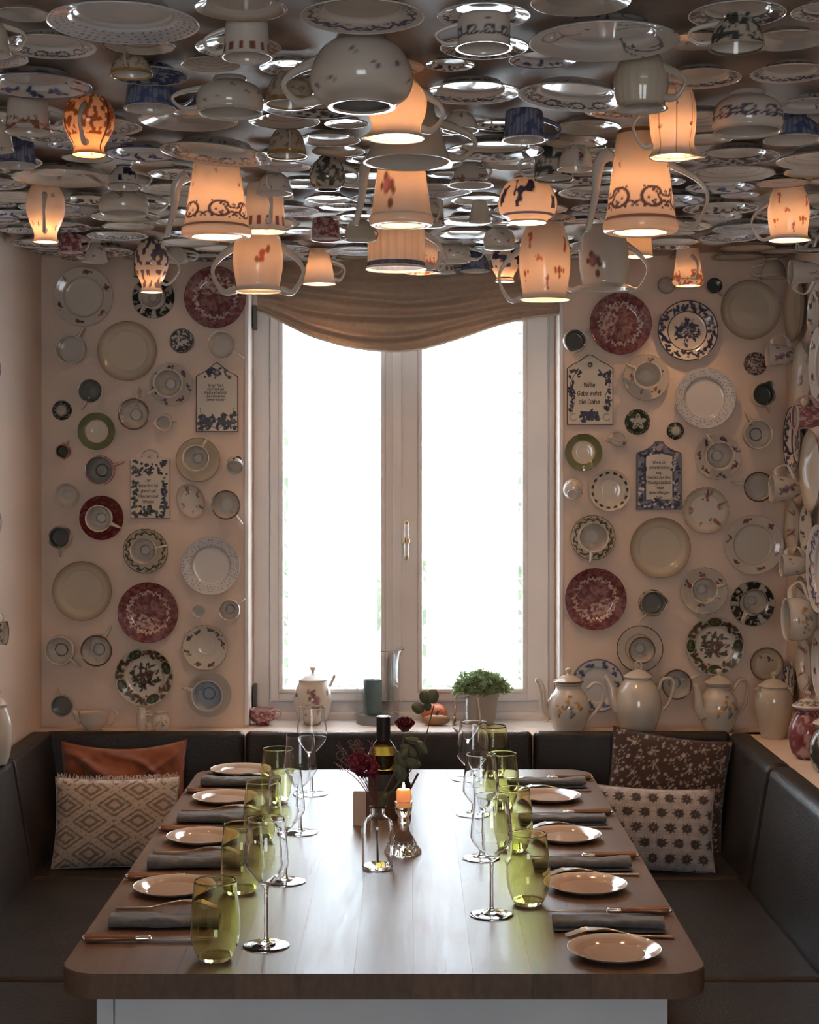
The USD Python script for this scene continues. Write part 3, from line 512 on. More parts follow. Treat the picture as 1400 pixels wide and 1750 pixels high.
def cup_build(prof, kind, R=0.045, H=0.06, handle=(.25, .82, .75), hr=0.0038, nt=48, flute=(0, 0), spout=0.0, inside=None, lamp=False, spout_ang=PI, pour=None, hangle=0.0, two=False, ear=None, bulb=0.0145, bulb_at=.5, nr=40, thick=0.0034):
    def b(t):
        pr = np.array(CUPS[prof]); zz = np.linspace(0, 1, nr); s = np.concatenate([[0], np.cumsum(np.hypot(np.diff(pr[:, 0]) * R, np.diff(pr[:, 1]) * H))]); s /= s[-1]
        o = spline(np.stack([pr[:, 0] * R, pr[:, 1] * H], 1), nr); o[:, 0] = np.maximum(o[:, 0], 1e-4)
        def mod(th, z, r_):
            f = np.ones_like(th * z)
            if flute[0]: f = f + flute[1] * np.cos(th * flute[0]) * np.clip((z / H) * 4, 0, 1)
            if spout: f = f + spout * np.exp(-((((th - spout_ang + PI) % (2 * PI)) - PI) / .34) ** 2) * np.clip((z / H - .72) / .28, 0, 1) ** 2
            return f
        mod_ = mod if (flute[0] or spout) else None
        if lamp:      # thin translucent shell with a thick rolled lip
            lip = o[-1]; prof_ = np.vstack([[[1e-4, .004]], o, [[lip[0] - .0012, lip[1] + .0014], [lip[0] - .003, lip[1]], [lip[0] - .0026, lip[1] - .003]]])
            V, Fc, th = lathe(prof_, nt, mod_); z = np.repeat(prof_[:, 1], nt) / H
            C = paint_cup(kind, (th + PI) % (2 * PI) - PI, z)
        else:
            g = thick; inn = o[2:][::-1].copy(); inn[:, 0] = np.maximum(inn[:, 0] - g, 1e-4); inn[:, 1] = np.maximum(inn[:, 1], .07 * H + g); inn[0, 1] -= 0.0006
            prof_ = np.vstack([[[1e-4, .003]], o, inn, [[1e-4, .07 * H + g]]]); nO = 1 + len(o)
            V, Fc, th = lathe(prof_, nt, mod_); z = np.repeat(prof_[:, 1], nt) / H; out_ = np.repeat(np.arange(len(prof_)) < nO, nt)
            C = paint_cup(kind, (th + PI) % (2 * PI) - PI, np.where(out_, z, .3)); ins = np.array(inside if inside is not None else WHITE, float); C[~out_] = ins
            if kind in ('ringed', 'gold', 'red', 'imari'): put(C, (~out_) & (z > .93), (BROWN if kind == 'ringed' else GOLD if kind == 'gold' else (.3, .1, .1) if kind == 'red' else (.1, .08, .05)))
        if spout: V[:, 2] += np.clip(z - .8, 0, 1) * 0  # lip keeps its height
        m_ = 'lamp_porcelain' if lamp else 'porcelain'
        part('body', trimesh.Trimesh(V, Fc, process=False), m_, t, col=C)
        base = paint_cup(kind, np.array([PI / 2]), np.array([.3]))[0] if kind in ('cream', 'grey', 'gold', 'blueflute', 'red') else np.array(WHITE)
        if handle:
            for sgn in ((1, -1) if two else (1,)):
                hp_ = cup_path(pr, handle, R, H); hp_[:, 0] *= sgn
                if hangle: hp_ = hp_ @ rot('z', hangle).T
                hm = tube(hp_, hr * (1 + .35 * np.cos(np.linspace(0, 2 * PI, len(hp_)))), 8)
                part('handle', hm, 'porcelain', t, col=np.tile(base, (len(hm.vertices), 1)))
        if ear is not None:
            hm = tube(spline(ear, 26), hr, 8); part('handle', hm, 'porcelain', t, col=np.tile(base, (len(hm.vertices), 1)))
        if pour is not None:
            pth, rad = pour; q = spline(pth, 24); hm = tube(q, np.interp(np.linspace(0, 1, 24), np.linspace(0, 1, len(rad)), rad), 12)
            part('spout', hm, 'porcelain', t, col=np.tile(np.array(WHITE), (len(hm.vertices), 1)))
        if lamp:
            zc = bulb_at * H
            part('bulb', moved(trimesh.creation.icosphere(1, bulb), np.diag([1, 1, 1.25]), (0, 0, zc)), 'bulb', t)
            part('bulb_socket', moved(trimesh.creation.cylinder(0.011, zc, sections=16), None, (0, 0, zc / 2 - 0.004 + .002)), 'bulb_socket', t)
    return b
# placements: local z is the way the piece faces / opens
def R_wall(spin=0.0): return np.array([[1, 0, 0], [0, 0, -1], [0, 1, 0]], float) @ rot('z', spin)          # back wall: faces -Y
def R_right(spin=0.0): return np.array([[0, 0, -1], [-1, 0, 0], [0, 1, 0]], float) @ rot('z', spin)
def R_left(spin=0.0): return np.array([[0, 0, 1], [1, 0, 0], [0, 1, 0]], float) @ rot('z', spin)
def R_ceil(spin=0.0): return np.array([[1, 0, 0], [0, -1, 0], [0, 0, -1]], float) @ rot('z', spin)
# ---------------- china on the walls ----------------
PL = {'cream': 'coupe', 'plain': 'coupe', 'flowers': 'coupe', 'small_flower': 'coupe', 'corner_bouquet': 'saucer', 'heart': 'saucer', 'green': 'saucer', 'maroon': 'saucer', 'purple': 'saucer', 'imari_saucer': 'saucer', 'floral_border': 'saucer',
      'medallion': 'saucer', 'cat_lid': 'dome', 'green_blob': 'dome', 'dark_floral': 'dome', 'ring': 'saucer', 'grey': 'saucer', 'lace': 'saucer', 'stepped': 'saucer', 'blue_dark': 'saucer', 'bread': 'coupe'}
SCAL = {'flowers': (24, .025), 'corner_bouquet': (20, .03), 'purple': (16, .03), 'floral_border': (20, .02)}
def plate(kind, M, label, cat='plate', group=None, name=None, fine=1.0, prof=None):
    prof = prof or PL.get(kind, 'rim'); name = name or ('saucer' if prof == 'saucer' else 'plate')
    return inst(('plate', kind, prof), plate_build(kind, prof, fine, SCAL.get(kind, (0, 0))), name, label, cat, M, group)
DY = 5.13
def wplate(kind, px, py, r, label, spin=0, off=0.001, name=None, cat='plate', prof=None):
    s = r * DY / F / 0.1; q = P(px, py, DY); q[1] = YB - off
    return plate(kind, mtx(R_wall(spin), q, (s, s, s)), label + (' on the window wall' if len(label.split()) < 11 else ''), cat, None, name, prof=prof)
cupkeys = {}
def wcup(prof, kind, px, py, r, label, ang=None, off=0.001, name='cup', cat='cup', hz=1.0, spout=0, flute=(0, 0), spang=PI, tilt=None, R=None, base=None, inside=None):
    key = ('cup', prof, kind, ang is None, spout, flute, round(spang, 2), inside)
    d = YB - off - 0.05; s = r * d / F / 0.045; q = P(px, py, d); q[1] = YB - off
    Rm = R_wall(ang or 0)
    if tilt: Rm = Rm @ rot('x', tilt[0]) @ rot('y', tilt[1])
    h = None if ang is None else (.25, .82, .75)
    return inst(key, cup_build(prof, kind, handle=h, spout=spout, flute=flute, spout_ang=spang, inside=inside), name, label + (' on the window wall' if len(label.split()) < 11 else ''), cat, mtx(Rm, q, (s, s, s * hz)))
WS = 0.016   # a cup standing on its saucer
# left of the window
wplate('rose', 142, 507, 51, 'white plate with six dark rose sprigs round its rim, top left corner')
wplate('imari_saucer', 262, 508, 37, 'dark patterned saucer behind the small lit vase, beside the wine-red plate', cat='saucer'); wcup('tea', 'plain', 258, 506, 21, 'white teacup on the dark saucer in the top row left of the window', 235, off=WS)
wplate('red', 368, 508, 53, 'wine-red transfer plate in the top row left of the window')
wcup('mug', 'cream', 120, 597, 26, 'plain beige cup under the rose-sprigged plate', 58, hz=.9)
wplate('cream', 217, 600, 51, 'large plain cream plate under the dark saucer, left of the window')
wplate('medallion', 310, 582, 21, 'little black saucer with a pale medallion between cream plate and window', name='saucer', cat='saucer')
wcup('tea', 'plain', 378, 589, 25, 'thin white cup just above the blue verse board beside the window', -30, hz=.7)
wplate('purple', 292, 657, 36, 'saucer with purple and red flowers round its edge', cat='saucer', spin=20); wcup('tea', 'plain', 288, 655, 25, 'white cup on the purple-flowered saucer', 207, off=WS)
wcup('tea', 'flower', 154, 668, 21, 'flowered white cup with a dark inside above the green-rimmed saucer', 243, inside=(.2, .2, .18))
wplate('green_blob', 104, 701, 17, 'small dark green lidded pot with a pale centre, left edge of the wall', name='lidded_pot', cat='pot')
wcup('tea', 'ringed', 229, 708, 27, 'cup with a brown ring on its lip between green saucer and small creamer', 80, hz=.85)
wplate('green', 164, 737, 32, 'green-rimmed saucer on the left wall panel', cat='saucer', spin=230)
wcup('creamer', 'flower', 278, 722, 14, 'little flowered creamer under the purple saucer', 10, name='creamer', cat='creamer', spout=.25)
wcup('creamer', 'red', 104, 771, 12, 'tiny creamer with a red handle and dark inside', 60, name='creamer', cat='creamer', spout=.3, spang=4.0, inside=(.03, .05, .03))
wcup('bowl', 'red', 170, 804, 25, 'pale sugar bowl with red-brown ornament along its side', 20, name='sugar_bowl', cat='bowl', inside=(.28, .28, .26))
wplate('cream', 338, 786, 38, 'pale gold-edged saucer right of the round-topped verse board', name='saucer', cat='saucer', prof='saucer'); wcup('tea', 'cream', 335, 783, 23, 'cream cup on the gold-edged saucer beside the window', 62, off=WS)
wcup('mug', 'onion', 400, 788, 15, 'small blue and white bowl under the verse board by the window', None, name='bowl', cat='bowl', tilt=(35, 0))
wcup('tea', 'cream', 111, 846, 21, 'plain white cup left of the maroon saucer', None, hz=.6)
wplate('maroon', 173, 885, 38, 'deep maroon saucer on the left wall panel', cat='saucer'); wcup('tea', 'plain', 169, 886, 23, 'white cup on the maroon saucer', -25, off=WS)
s_ = 27 * DY / F / .1; q = P(325, 857, DY); q[1] = YB - .001
plate('flowers', mtx(R_wall(25), q, (s_ * .85, s_ * 1.12, s_)), 'oval white dish with a flower spray between verse board and brown-ringed cup', 'dish', None, 'oval_dish')
wcup('tea', 'ringed', 386, 863, 25, 'brown-ringed white cup beside the oval dish next to the window', -50, hz=.8)
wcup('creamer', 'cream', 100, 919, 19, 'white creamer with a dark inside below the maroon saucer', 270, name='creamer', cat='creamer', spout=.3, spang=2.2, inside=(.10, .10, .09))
wplate('floral_border', 248, 942, 38, 'saucer with a scalloped dark floral border above the red plate', cat='saucer'); wcup('tea', 'cream', 245, 941, 23, 'cream cup on the floral-bordered saucer, handle to the right', 12, off=WS)
wplate('dotted', 360, 967, 50, 'white plate with a rim of tiny blue dots, left of the window')
wplate('cream', 140, 1010, 51, 'large plain cream plate at mid height near the left corner', spin=40)
wplate('red', 253, 1047, 52, 'wine-red transfer plate at mid height left of the window', spin=160)
wcup('mug', 'plain', 337, 1046, 11, 'tiny white pot left of the shiny grey cup', None, name='pot', cat='pot', hz=.8)
wcup('bowl', 'grey', 391, 1043, 18, 'shiny grey cup under the dotted plate by the window', 35)
wplate('corner_bouquet', 350, 1107, 38, 'small scalloped plate with dark bouquets, above the grey-blue cup', name='plate')
wcup('bowl', 'sprinkle', 100, 1113, 25, 'pale cup with faint sprigs above the bench corner', -40, hz=.7)
wcup('tea', 'ringed', 165, 1112, 27, 'pink-ringed cup beside the green and brown bouquet plate', 60, hz=.8)
wplate('imari', 246, 1157, 50, 'white plate with dark bouquet and green rim panels, left of the window', spin=22)
wplate('grey', 357, 1187, 39, 'pale grey saucer low down beside the window', cat='saucer'); wcup('tea', 'flower', 355, 1188, 27, 'grey-blue cup with flowers inside its bowl', 165, off=WS, inside=(.42, .45, .5))
wcup('mug', 'cream', 104, 1208, 19, 'dark little cup just above the left end of the bench', 110, hz=.8, inside=(.22, .22, .2))
# right of the window
wplate('red', 1061, 553, 53, 'wine-red transfer plate in the top row right of the window', spin=70)
wplate('onion', 1176, 565, 52, 'white plate with a blue onion-flower bouquet and blue border')
wplate('cream', 1283, 529, 51, 'large plain cream plate in the top right corner', spin=90)
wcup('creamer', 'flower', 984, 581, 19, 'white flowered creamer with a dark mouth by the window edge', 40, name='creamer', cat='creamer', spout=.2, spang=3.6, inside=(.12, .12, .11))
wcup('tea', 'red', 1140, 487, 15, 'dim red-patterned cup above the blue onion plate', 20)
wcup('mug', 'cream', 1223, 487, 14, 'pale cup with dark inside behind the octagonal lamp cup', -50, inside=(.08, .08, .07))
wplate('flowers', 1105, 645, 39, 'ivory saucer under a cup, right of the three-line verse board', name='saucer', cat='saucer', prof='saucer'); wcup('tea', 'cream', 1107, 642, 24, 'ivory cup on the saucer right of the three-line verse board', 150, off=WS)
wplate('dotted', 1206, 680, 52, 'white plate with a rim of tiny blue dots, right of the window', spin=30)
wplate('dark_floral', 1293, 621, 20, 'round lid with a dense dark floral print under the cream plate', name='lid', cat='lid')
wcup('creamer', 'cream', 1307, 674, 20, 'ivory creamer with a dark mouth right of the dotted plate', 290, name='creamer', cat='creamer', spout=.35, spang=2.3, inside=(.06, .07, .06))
wplate('cat_lid', 1091, 721, 22, 'dark green lid with a cream flower between two verse boards', name='lid', cat='lid')
wplate('green_blob', 1156, 736, 15, 'little pale egg cup with a dark hole', name='egg_cup', cat='egg cup')
wplate('green', 998, 773, 32, 'green-rimmed saucer under the three-line verse board', cat='saucer', spin=300)
wcup('creamer', 'bouquet', 1058, 757, 14, 'tiny purple-flowered jug beside the seven-line verse board', 200, name='jug', cat='jug', tilt=(40, -20))
wplate('heart', 1043, 838, 36, 'white saucer ringed with dark heart-shaped leaves', cat='saucer')
wcup('bowl', 'sprinkle', 981, 845, 17, 'small white pot at the window edge beside the leaf-ringed saucer', None, name='pot', cat='pot', tilt=(-150, 10), off=.05)
wplate('purple', 1228, 780, 39, 'dull green saucer below the right dotted plate', cat='saucer', spin=50); wcup('tea', 'cream', 1230, 779, 25, 'olive-cream cup on the saucer below the right dotted plate', 120, off=WS)
wcup('bowl', 'cream', 1297, 742, 25, 'plain cup with a small gold handle near the right corner', 118, hz=.8)
wcup('tea', 'ringed', 1297, 832, 26, 'brown-ringed cup near the right corner above the rose-rimmed plate', 170, hz=.8)
wplate('flowers', 1207, 872, 39, 'small white plate scattered with five flower sprays', name='plate')
wplate('floral_border', 1014, 919, 38, 'saucer with floral border under the leaf-ringed saucer', cat='saucer', spin=40); wcup('tea', 'plain', 1014, 918, 26, 'white cup on the floral saucer by the window, handle down', 265, off=WS)
wplate('cream', 1129, 936, 52, 'large plain cream plate under the seven-line verse board', spin=200)
wplate('rose', 1289, 931, 51, 'white plate with rose sprigs on its rim near the right corner', spin=25)
wplate('red', 1018, 1024, 53, 'wine-red transfer plate at mid height right of the window', spin=200)
wcup('creamer', 'imari', 1117, 1032, 22, 'dark-sided creamer with a grey inside beside the wine-red plate', 235, name='creamer', cat='creamer', spout=.2, spang=2.4, inside=(.2, .2, .18))
wplate('flowers', 1204, 1010, 40, 'ivory saucer under a cup, below the scattered-flower plate', name='saucer', cat='saucer', prof='saucer', spin=80); wcup('tea', 'cream', 1204, 1008, 23, 'ivory cup above the green and brown bouquet plate, right of the window', 12, off=WS)
wplate('imari_saucer', 1287, 1032, 39, 'dark patterned saucer near the right corner', cat='saucer', spin=30); wcup('tea', 'imari', 1290, 1028, 22, 'dark patterned cup on the dark saucer near the right corner', 238, off=WS)
wplate('ring', 1094, 1109, 40, 'ivory brown-edged saucer above the white coffee pot', cat='saucer'); wcup('tea', 'ringed', 1097, 1111, 23, 'ivory cup on the brown-edged saucer above the white coffee pot', -45, off=WS)
wplate('imari', 1222, 1104, 50, 'white plate with dark bouquet and green rim panels, right of the window')
wplate('small_flower', 1312, 1136, 29, 'brown-edged ivory dish with a small dark spray', name='dish', cat='dish')
wplate('blue_floral', 1022, 1172, 46, 'plate with a blue flowered edge half hidden behind the teapots')
wcup('tea', 'ringed', 1157, 1170, 26, 'brown-ringed white cup between two of the coffee pots', 20, hz=.8)
# right-hand wall, seen edge-on
def rplace(px, py, x): return np.array([x, x * F / (px - 700), CZ - (py - 800) / F * (x * F / (px - 700))])
rw = []
def rplate(kind, px, py, h, label, tip=6, spin=0):
    q = rplace(px, py, 1.205); s = h * q[1] / F / 0.2; q[0] = XR - 0.0005
    rw.append([q, s * .1, lambda q: plate(kind, mtx(R_right(spin), q, (s, s, s * 1.3)), label + ' on the right-hand wall', 'plate')])
rplate('cream', 1356, 528, 118, 'tall-looking plain plate seen edge-on under the ceiling')
rplate('corner_bouquet', 1389, 545, 82, 'small brown-flowered plate seen edge-on')
rplate('flowers', 1368, 650, 122, 'white plate with pink spray seen edge-on')
rplate('onion', 1361, 772, 118, 'blue onion plate seen edge-on')
rplate('plain', 1385, 805, 140, 'shiny white plate seen edge-on')
rplate('flowers', 1356, 892, 96, 'cream flowered plate seen edge-on beside the rose plate', spin=120)
rplate('corner_bouquet', 1374, 905, 84, 'greenish flowered plate seen edge-on')
rplate('garland', 1399, 985, 150, 'blue-edged plate cut off by the picture edge')
rplate('flowers', 1374, 1040, 90, 'pink-flowered plate behind the yellow-flowered cup', spin=60)
rplate('flowers', 1372, 1135, 100, 'dim flowered plate above the red and blue ginger jar', spin=190)
rplate('onion', 1345, 1165, 76, 'small blue-patterned plate seen edge-on in the corner')
rplate('rose', 1399, 1110, 120, 'pale rose-rimmed plate above the ginger jar')
rplate('rose', 1399, 640, 130, 'pale plate seen edge-on at the picture edge')
def rcup(prof, kind, px, py, r, label, ang=90, x=1.13, tip=0):
    q = rplace(px, py, x); s = r * q[1] / F / 0.045; q[0] = XR - 0.002
    key = ('cup', prof, kind, False, 0, (0, 0), round(PI, 2), None)
    rw.append([q, s * .047, lambda q: inst(key, cup_build(prof, kind), 'cup', label + ' on the right-hand wall', 'cup', mtx(R_right(ang), q, (s, s, (XR - x) / .06)))])
rcup('tea', 'flower', 1352, 465, 22, 'flowered cup sticking out just under the ceiling', 260)
rcup('tea', 'bouquet', 1316, 615, 20, 'flowered cup sticking out beside the dark floral lid', 80)
rcup('tea', 'red', 1358, 690, 22, 'wine-red cup sticking out below the pink-sprayed plate', 100)
rcup('tea', 'bouquet', 1318, 815, 24, 'flowered cup sticking out beside the brown-ringed cup', 90)
rcup('tea', 'sprinkle', 1338, 962, 19, 'pale cup sticking out beside the rose-rimmed plate', 90)
rcup('bowl', 'yellow', 1344, 1058, 36, 'yellow-flowered cup sticking out beside the dark cup', 95)
for _ in range(200):
    for i in range(len(rw)):
        for j in range(i):
            v = rw[i][0][1:] - rw[j][0][1:]; dd = np.hypot(*v); ov = rw[i][1] + rw[j][1] + .001 - dd
            if ov > 0: v = v / (dd + 1e-9) * min(ov, .01) * .5; rw[i][0][1:] += v; rw[j][0][1:] -= v
    for e in rw: e[0][1] = min(e[0][1], YB - .03 - e[1]); e[0][2] = np.clip(e[0][2], .80 + e[1], ZC - .03 - e[1])
for q_, r_, f_ in rw: f_(q_)
# left-hand wall, only its first pieces reach into the picture
def lplace(px, py, x): d = x * F / (px - 700); return np.array([x, d, CZ - (py - 800) / F * d])
for kd, px, py, h, lb in (('medallion', 4, 630, 46, 'little dark-patterned plate'), ('rose', -4, 1000, 60, 'pale plate with dark edge')):
    q = lplace(px, py, -1.175); s = h * q[1] / F / .2; q[0] = XL + .001
    plate(kd, mtx(R_left(), q, (s, s, s)), lb + ' on the left-hand wall at the picture edge', 'plate', prof='saucer' if kd == 'medallion' else None)
for prof, kd, px, py, r, lb in (('tea', 'flower', 12, 893, 17, 'small flowered cup'), ('mug', 'imari', 18, 1082, 21, 'dark-patterned cup with a fine handle'), ('tea', 'cream', 2, 702, 12, 'plain pale cup')):
    q = lplace(px, py, -1.14); s = r * q[1] / F / .045; q[0] = XL + .001
    inst(('cup', prof, kd, False, 0, (0, 0), round(PI, 2), None), cup_build(prof, kd), 'cup', lb + ' sticking out of the left-hand wall', 'cup', mtx(R_left(90), q, (s, s, s)))
# verse boards
def board(shape, px0, px1, py0, py1, lines, label, seed, th0, ty0, tdy, border=None, tsize=.0062):
    a, b_ = P(px0, py1, 5.145), P(px1, py0, 5.145); w, h = b_[0] - a[0], b_[2] - a[2]
    if shape == 'ogee': top = spline([(0, .80), (.10, .855), (.28, .915), (.40, .975), (.5, 1.0), (.60, .975), (.72, .915), (.90, .855), (1, .80)], 40)
    elif shape == 'point': top = spline([(0, .80), (.05, .825), (.2, .872), (.36, .945), (.46, .995), (.54, .995), (.64, .945), (.8, .872), (.95, .825), (1, .80)], 40)
    elif shape == 'round': top = np.vstack([[(0, .86)], spline([(.02, .862), (.2, .885), (.28, .905)], 8), spline([(.28, .92), (.32, .97), (.42, 1.0), (.58, 1.0), (.68, .97), (.72, .92)], 20), spline([(.72, .905), (.8, .885), (.98, .862)], 8), [(1, .86)]])
    else: top = np.vstack([[(0, .80)], spline([(.03, .83), (.2, .87), (.36, .935), (.42, .985), (.58, .985), (.64, .935), (.8, .87), (.97, .83)], 30), [(1, .80)]])
    poly = Polygon(np.vstack([[(0, 0)], [(1, 0)], top[::-1]]) * [w, h]).buffer(0); hole = Point(w * .5, h * (.885 if shape == 'round' else .855)).buffer(.0052)
    if shape == 'round' or shape == 'ogee': poly = poly.difference(hole)
    M = mtx(R_wall(), (a[0], YB - .0005, a[2]))
    t = thing('verse_board', label, 'sign', M, 'verse boards')
    part('backing', extrude(poly, .0085), 'print_black' if shape != 'round' else 'white_card', t, smooth=20)
    ins = poly.buffer(-.0028); st = .00125; nx, ny = int(w / st), int(h / st)
    X, Y = np.meshgrid((np.arange(nx + 1)) * w / nx, (np.arange(ny + 1)) * h / ny); cx = (X[:-1, :-1] + w / nx / 2).ravel(); cy = (Y[:-1, :-1] + h / ny / 2).ravel()
    ok = shapely.contains_xy(ins, cx, cy); f = grid_faces(ny + 1, nx + 1, False); f = np.concatenate([f[:nx * ny][ok], f[nx * ny:][ok]])
    x, y = X.ravel(), Y.ravel(); u, v = x / w, y / h; C = np.tile((.60, .55, .47), (len(x), 1)); rimd = np.minimum(np.minimum(u, 1 - u) * w, v * h)
    xm, ym = x * 1000, y * 1000; W_, H_ = w * 1000, h * 1000; g = np.random.default_rng(seed); INK = (.030, .034, .065); INK2 = (.05, .065, .075)
    def scatter(n, ok, ln, wd, col=INK, sd=0):
        pts = []
        while len(pts) < n:
            a_, b__ = g.uniform(.05, .95), g.uniform(.03, .97)
            if ok(a_, b__): pts.append((a_ * W_, b__ * H_, None))
        leaves(C, xm, ym, pts, ln * 1.2, wd * 1.35, col, seed + sd)
    def stemline(pts): leaves(C, xm, ym, [(p[0], p[1], math.atan2(*(q - p)[::-1])) for p, q in zip(pts[:-1], pts[1:])], np.hypot(*np.diff(pts, axis=0).T).mean() * .75, .9, INK, seed, .05)
    if border == 'bottom':
        scatter(64, lambda a_, b__: b__ < .10 + .24 * (abs(a_ - .5) * 2) ** 1.3 + .10 * (abs(a_ - .5) < .2) and .07 < a_ < .93, 6.5, 3.0); scatter(16, lambda a_, b__: b__ < .2, 7, 4, INK2, 2)
        for sg in (-1, 1): stemline(spline([(W_ * .5, H_ * .05), (W_ * (.5 + sg * .2), H_ * .10), (W_ * (.5 + sg * .36), H_ * .20), (W_ * (.5 + sg * .40), H_ * .37)], 14))
        scatter(26, lambda a_, b__: .78 < b__ < .92 and abs(a_ - .5) < .40 - 1.1 * (b__ - .78) and abs(b__ - .855) < .12, 6.5, 2.8, INK, 4); put(C, disc(xm, ym, W_ * .5, H_ * .855, 11), INK); put(C, disc(xm, ym, W_ * .5, H_ * .855, 6.5), (.32, .30, .29))
    elif border == 'sides':
        scatter(50, lambda a_, b__: .335 < abs(a_ - .5) < .44 and .20 < b__ < .78, 6.5, 2.9); scatter(16, lambda a_, b__: .18 < abs(a_ - .5) < .45 and .68 < b__ < .77, 6, 2.6, INK, 3)
        for sg in (-1, 1):
            stemline(spline([(W_ * (.5 + sg * .38), H_ * .20), (W_ * (.5 + sg * .33), H_ * .40), (W_ * (.5 + sg * .42), H_ * .58), (W_ * (.5 + sg * .30), H_ * .76)], 18)); stemline(np.array([(W_ * (.5 + sg * .36) + 11 * math.cos(t_), H_ * .11 + 11 * math.sin(t_)) for t_ in np.linspace(1.2, 6.0, 16)]))
        scatter(40, lambda a_, b__: .05 < b__ < .19 and abs(a_ - .5) < .22 - .8 * abs(b__ - .12), 7.5, 3.2, (.02, .024, .05), 6)
    elif border == 'all':
        scatter(120, lambda a_, b__: (abs(a_ - .5) > .30 or b__ < .19 or .63 < b__ < .80) and abs(a_ - .5) < .43 and b__ < .84, 5.5, 2.8); scatter(30, lambda a_, b__: (abs(a_ - .5) > .3 or b__ < .16) and b__ < .82 and abs(a_ - .5) < .43, 5, 3.4, (.06, .085, .07), 3)
        stemline(np.array([(W_ * (.5 + .2 * math.cos(t_)), H_ * (.90 + .085 * math.sin(t_))) for t_ in np.linspace(-.3, 3.45, 20)])); put(C, disc(xm, ym, W_ * .5, H_ * .885, 6), (.22, .17, .14)); put(C, (rimd > .0022) * (rimd < .0038) * (v < .84), (.14, .10, .09))
    else:
        o = 1 - ((np.abs(u - .5) < .29) * (v > .15) * (v < .78 + .04 * (1 - np.abs(u - .5) * 4))); put(C, o, (.17, .18, .25)); put(C, o * (np.abs(u - .5) < .33) * (v > .13) * (v < .82), (.06, .06, .10))
        outer = lambda a_, b__: not (abs(a_ - .5) < .31 and .15 < b__ < .80) and abs(a_ - .5) < .45
        scatter(90, outer, 6.5, 3.6); scatter(46, outer, 5.0, 2.8, (.36, .35, .36), 3); put(C, disc(xm, ym, W_ * .5, H_ * .89, 9), (.36, .28, .28))
    put(C, rimd < .0016, (.10, .06, .045)) if border != 'all' else None
    V = np.stack([x, y, 0 * x + .0089], 1); uq, inv = np.unique(f, return_inverse=True)
    part('painted_face', trimesh.Trimesh(V[uq], inv.reshape(-1, 3), process=False), 'porcelain', t, col=C[uq])
    for k, ln in enumerate(lines):
        tm = meshkit.text_mesh(ln, tsize, .0004, bold=True); tw = tm.bounds[1][0] - tm.bounds[0][0]; sx = min(.80, w * (.52 if border != 'bottom' else .62) / tw)
        V = np.asarray(tm.vertices) * [sx, 1, 1]; V[:, 0] += w * th0 - tw * sx / 2 - tm.bounds[0][0] * sx; V[:, 1] += h * (ty0 - k * tdy); V[:, 2] += .0091; V[:, 0] += (V[:, 1] - h * (ty0 - k * tdy)) * .08
        part('lettering', trimesh.Trimesh(V, tm.faces, process=False), 'print_black', t, smooth=False)
board('point', 335, 407, 620, 738, ['So ein Tisch', 'ein Trunk am', 'Wald vertreibt dir', 'die Schmerzen', 'immer wieder'], 'blue and white verse board with a pointed top next to the window', 2, .47, .655, .052, 'bottom', .0082)
board('round', 222, 291, 768, 887, ['Der', 'liebe Gott ist', 'gleich bei', 'Glauben und', 'Wissen'], 'blue and white verse board with a round knobbed top on the left panel', 5, .46, .535, .076, 'all', .0098)
board('ogee', 969, 1048, 606, 726, ['Wille', 'Gabe wehrt', 'die Gabe'], 'verse board with three short lines and dark blue leafy sides', 8, .48, .535, .120, 'sides', .0150)
board('arch', 1088, 1165, 753, 871, ['Wenn dir', 'jemand Liebes', 'sagt', 'Herzlich das Herz', 'freudig und bleib', 'Treue', 'jeden Morgen', 'Gott'], 'verse board with many brown lines inside a dense blue border', 11, .5, .665, .073, 'dense', .0092)
# ---------------- china on the ceiling ----------------
HC = ZC - CZ
items = []          # things whose label is worked out from what hangs near them
marks = []          # (px, py, short name) of the lamps
foot = []           # footprints on the ceiling (x, y, r)
fixed = []          # those that stay where they are
def cplate(kind, px, py, w, look, tilt=0, drop=0.0, pitch=0, spin=0, prof=None):
    h = HC - 0.02 - drop; d = h * F / (800 - py); s = w * d / F / 0.2; q = P(px, py, d)
    R = rot('y', tilt) @ rot('x', pitch) @ R_ceil(spin); q = q - R @ np.array([0, 0, .2 * .1 * s])
    top = ZC - abs(math.sin(math.radians(tilt))) * w * d / F / 2 - .001
    q[2] = min(q[2], top) if tilt else ZC - drop - .0005
    foot.append((q[0], q[1], w * d / F / 2 * .98))
    prof = prof or PL.get(kind, 'rim')
    items.append(dict(px=px, py=py, look=look, name='saucer' if w * d / F < .155 else 'plate', build=plate_build(kind, prof, 1.35 if w > 140 else 1.0, SCAL.get(kind, (0, 0))), key=('plate', kind, prof, w > 140), R=R, q=q, s=(s, s, s), fi=len(foot) - 1, cup=False))
def hung(px, pm, w, ptop, frac=1.0):
    """depth, length and radius of a piece hanging from the ceiling: mouth centre (px, pm), widest w, foot at row ptop"""
    d = HC * F / (800 - ptop); return d, (pm - ptop) * d / F, w * d / F / 2
def ccup(prof, kind, px, pm, w, ptop, look, ang=0, name='cup', flute=(0, 0), two=False, fp=True):
    d, L, R = hung(px, pm, w, ptop); q = P(px, pm, d); q[2] = ZC - .0005
    foot.append((q[0], q[1], R))
    key = ('hcup', prof, kind, ang is None, flute, two); sr = R / .045
    items.append(dict(px=px, py=(pm + ptop) / 2, look=look, name=name, build=cup_build(prof, kind, handle=None if ang is None else (.25, .82, .75), flute=flute, two=two, nt=72), key=key, R=R_ceil(ang or 0), q=q, s=(sr, sr, L / .06), fi=len(foot) - 1, cup=True))
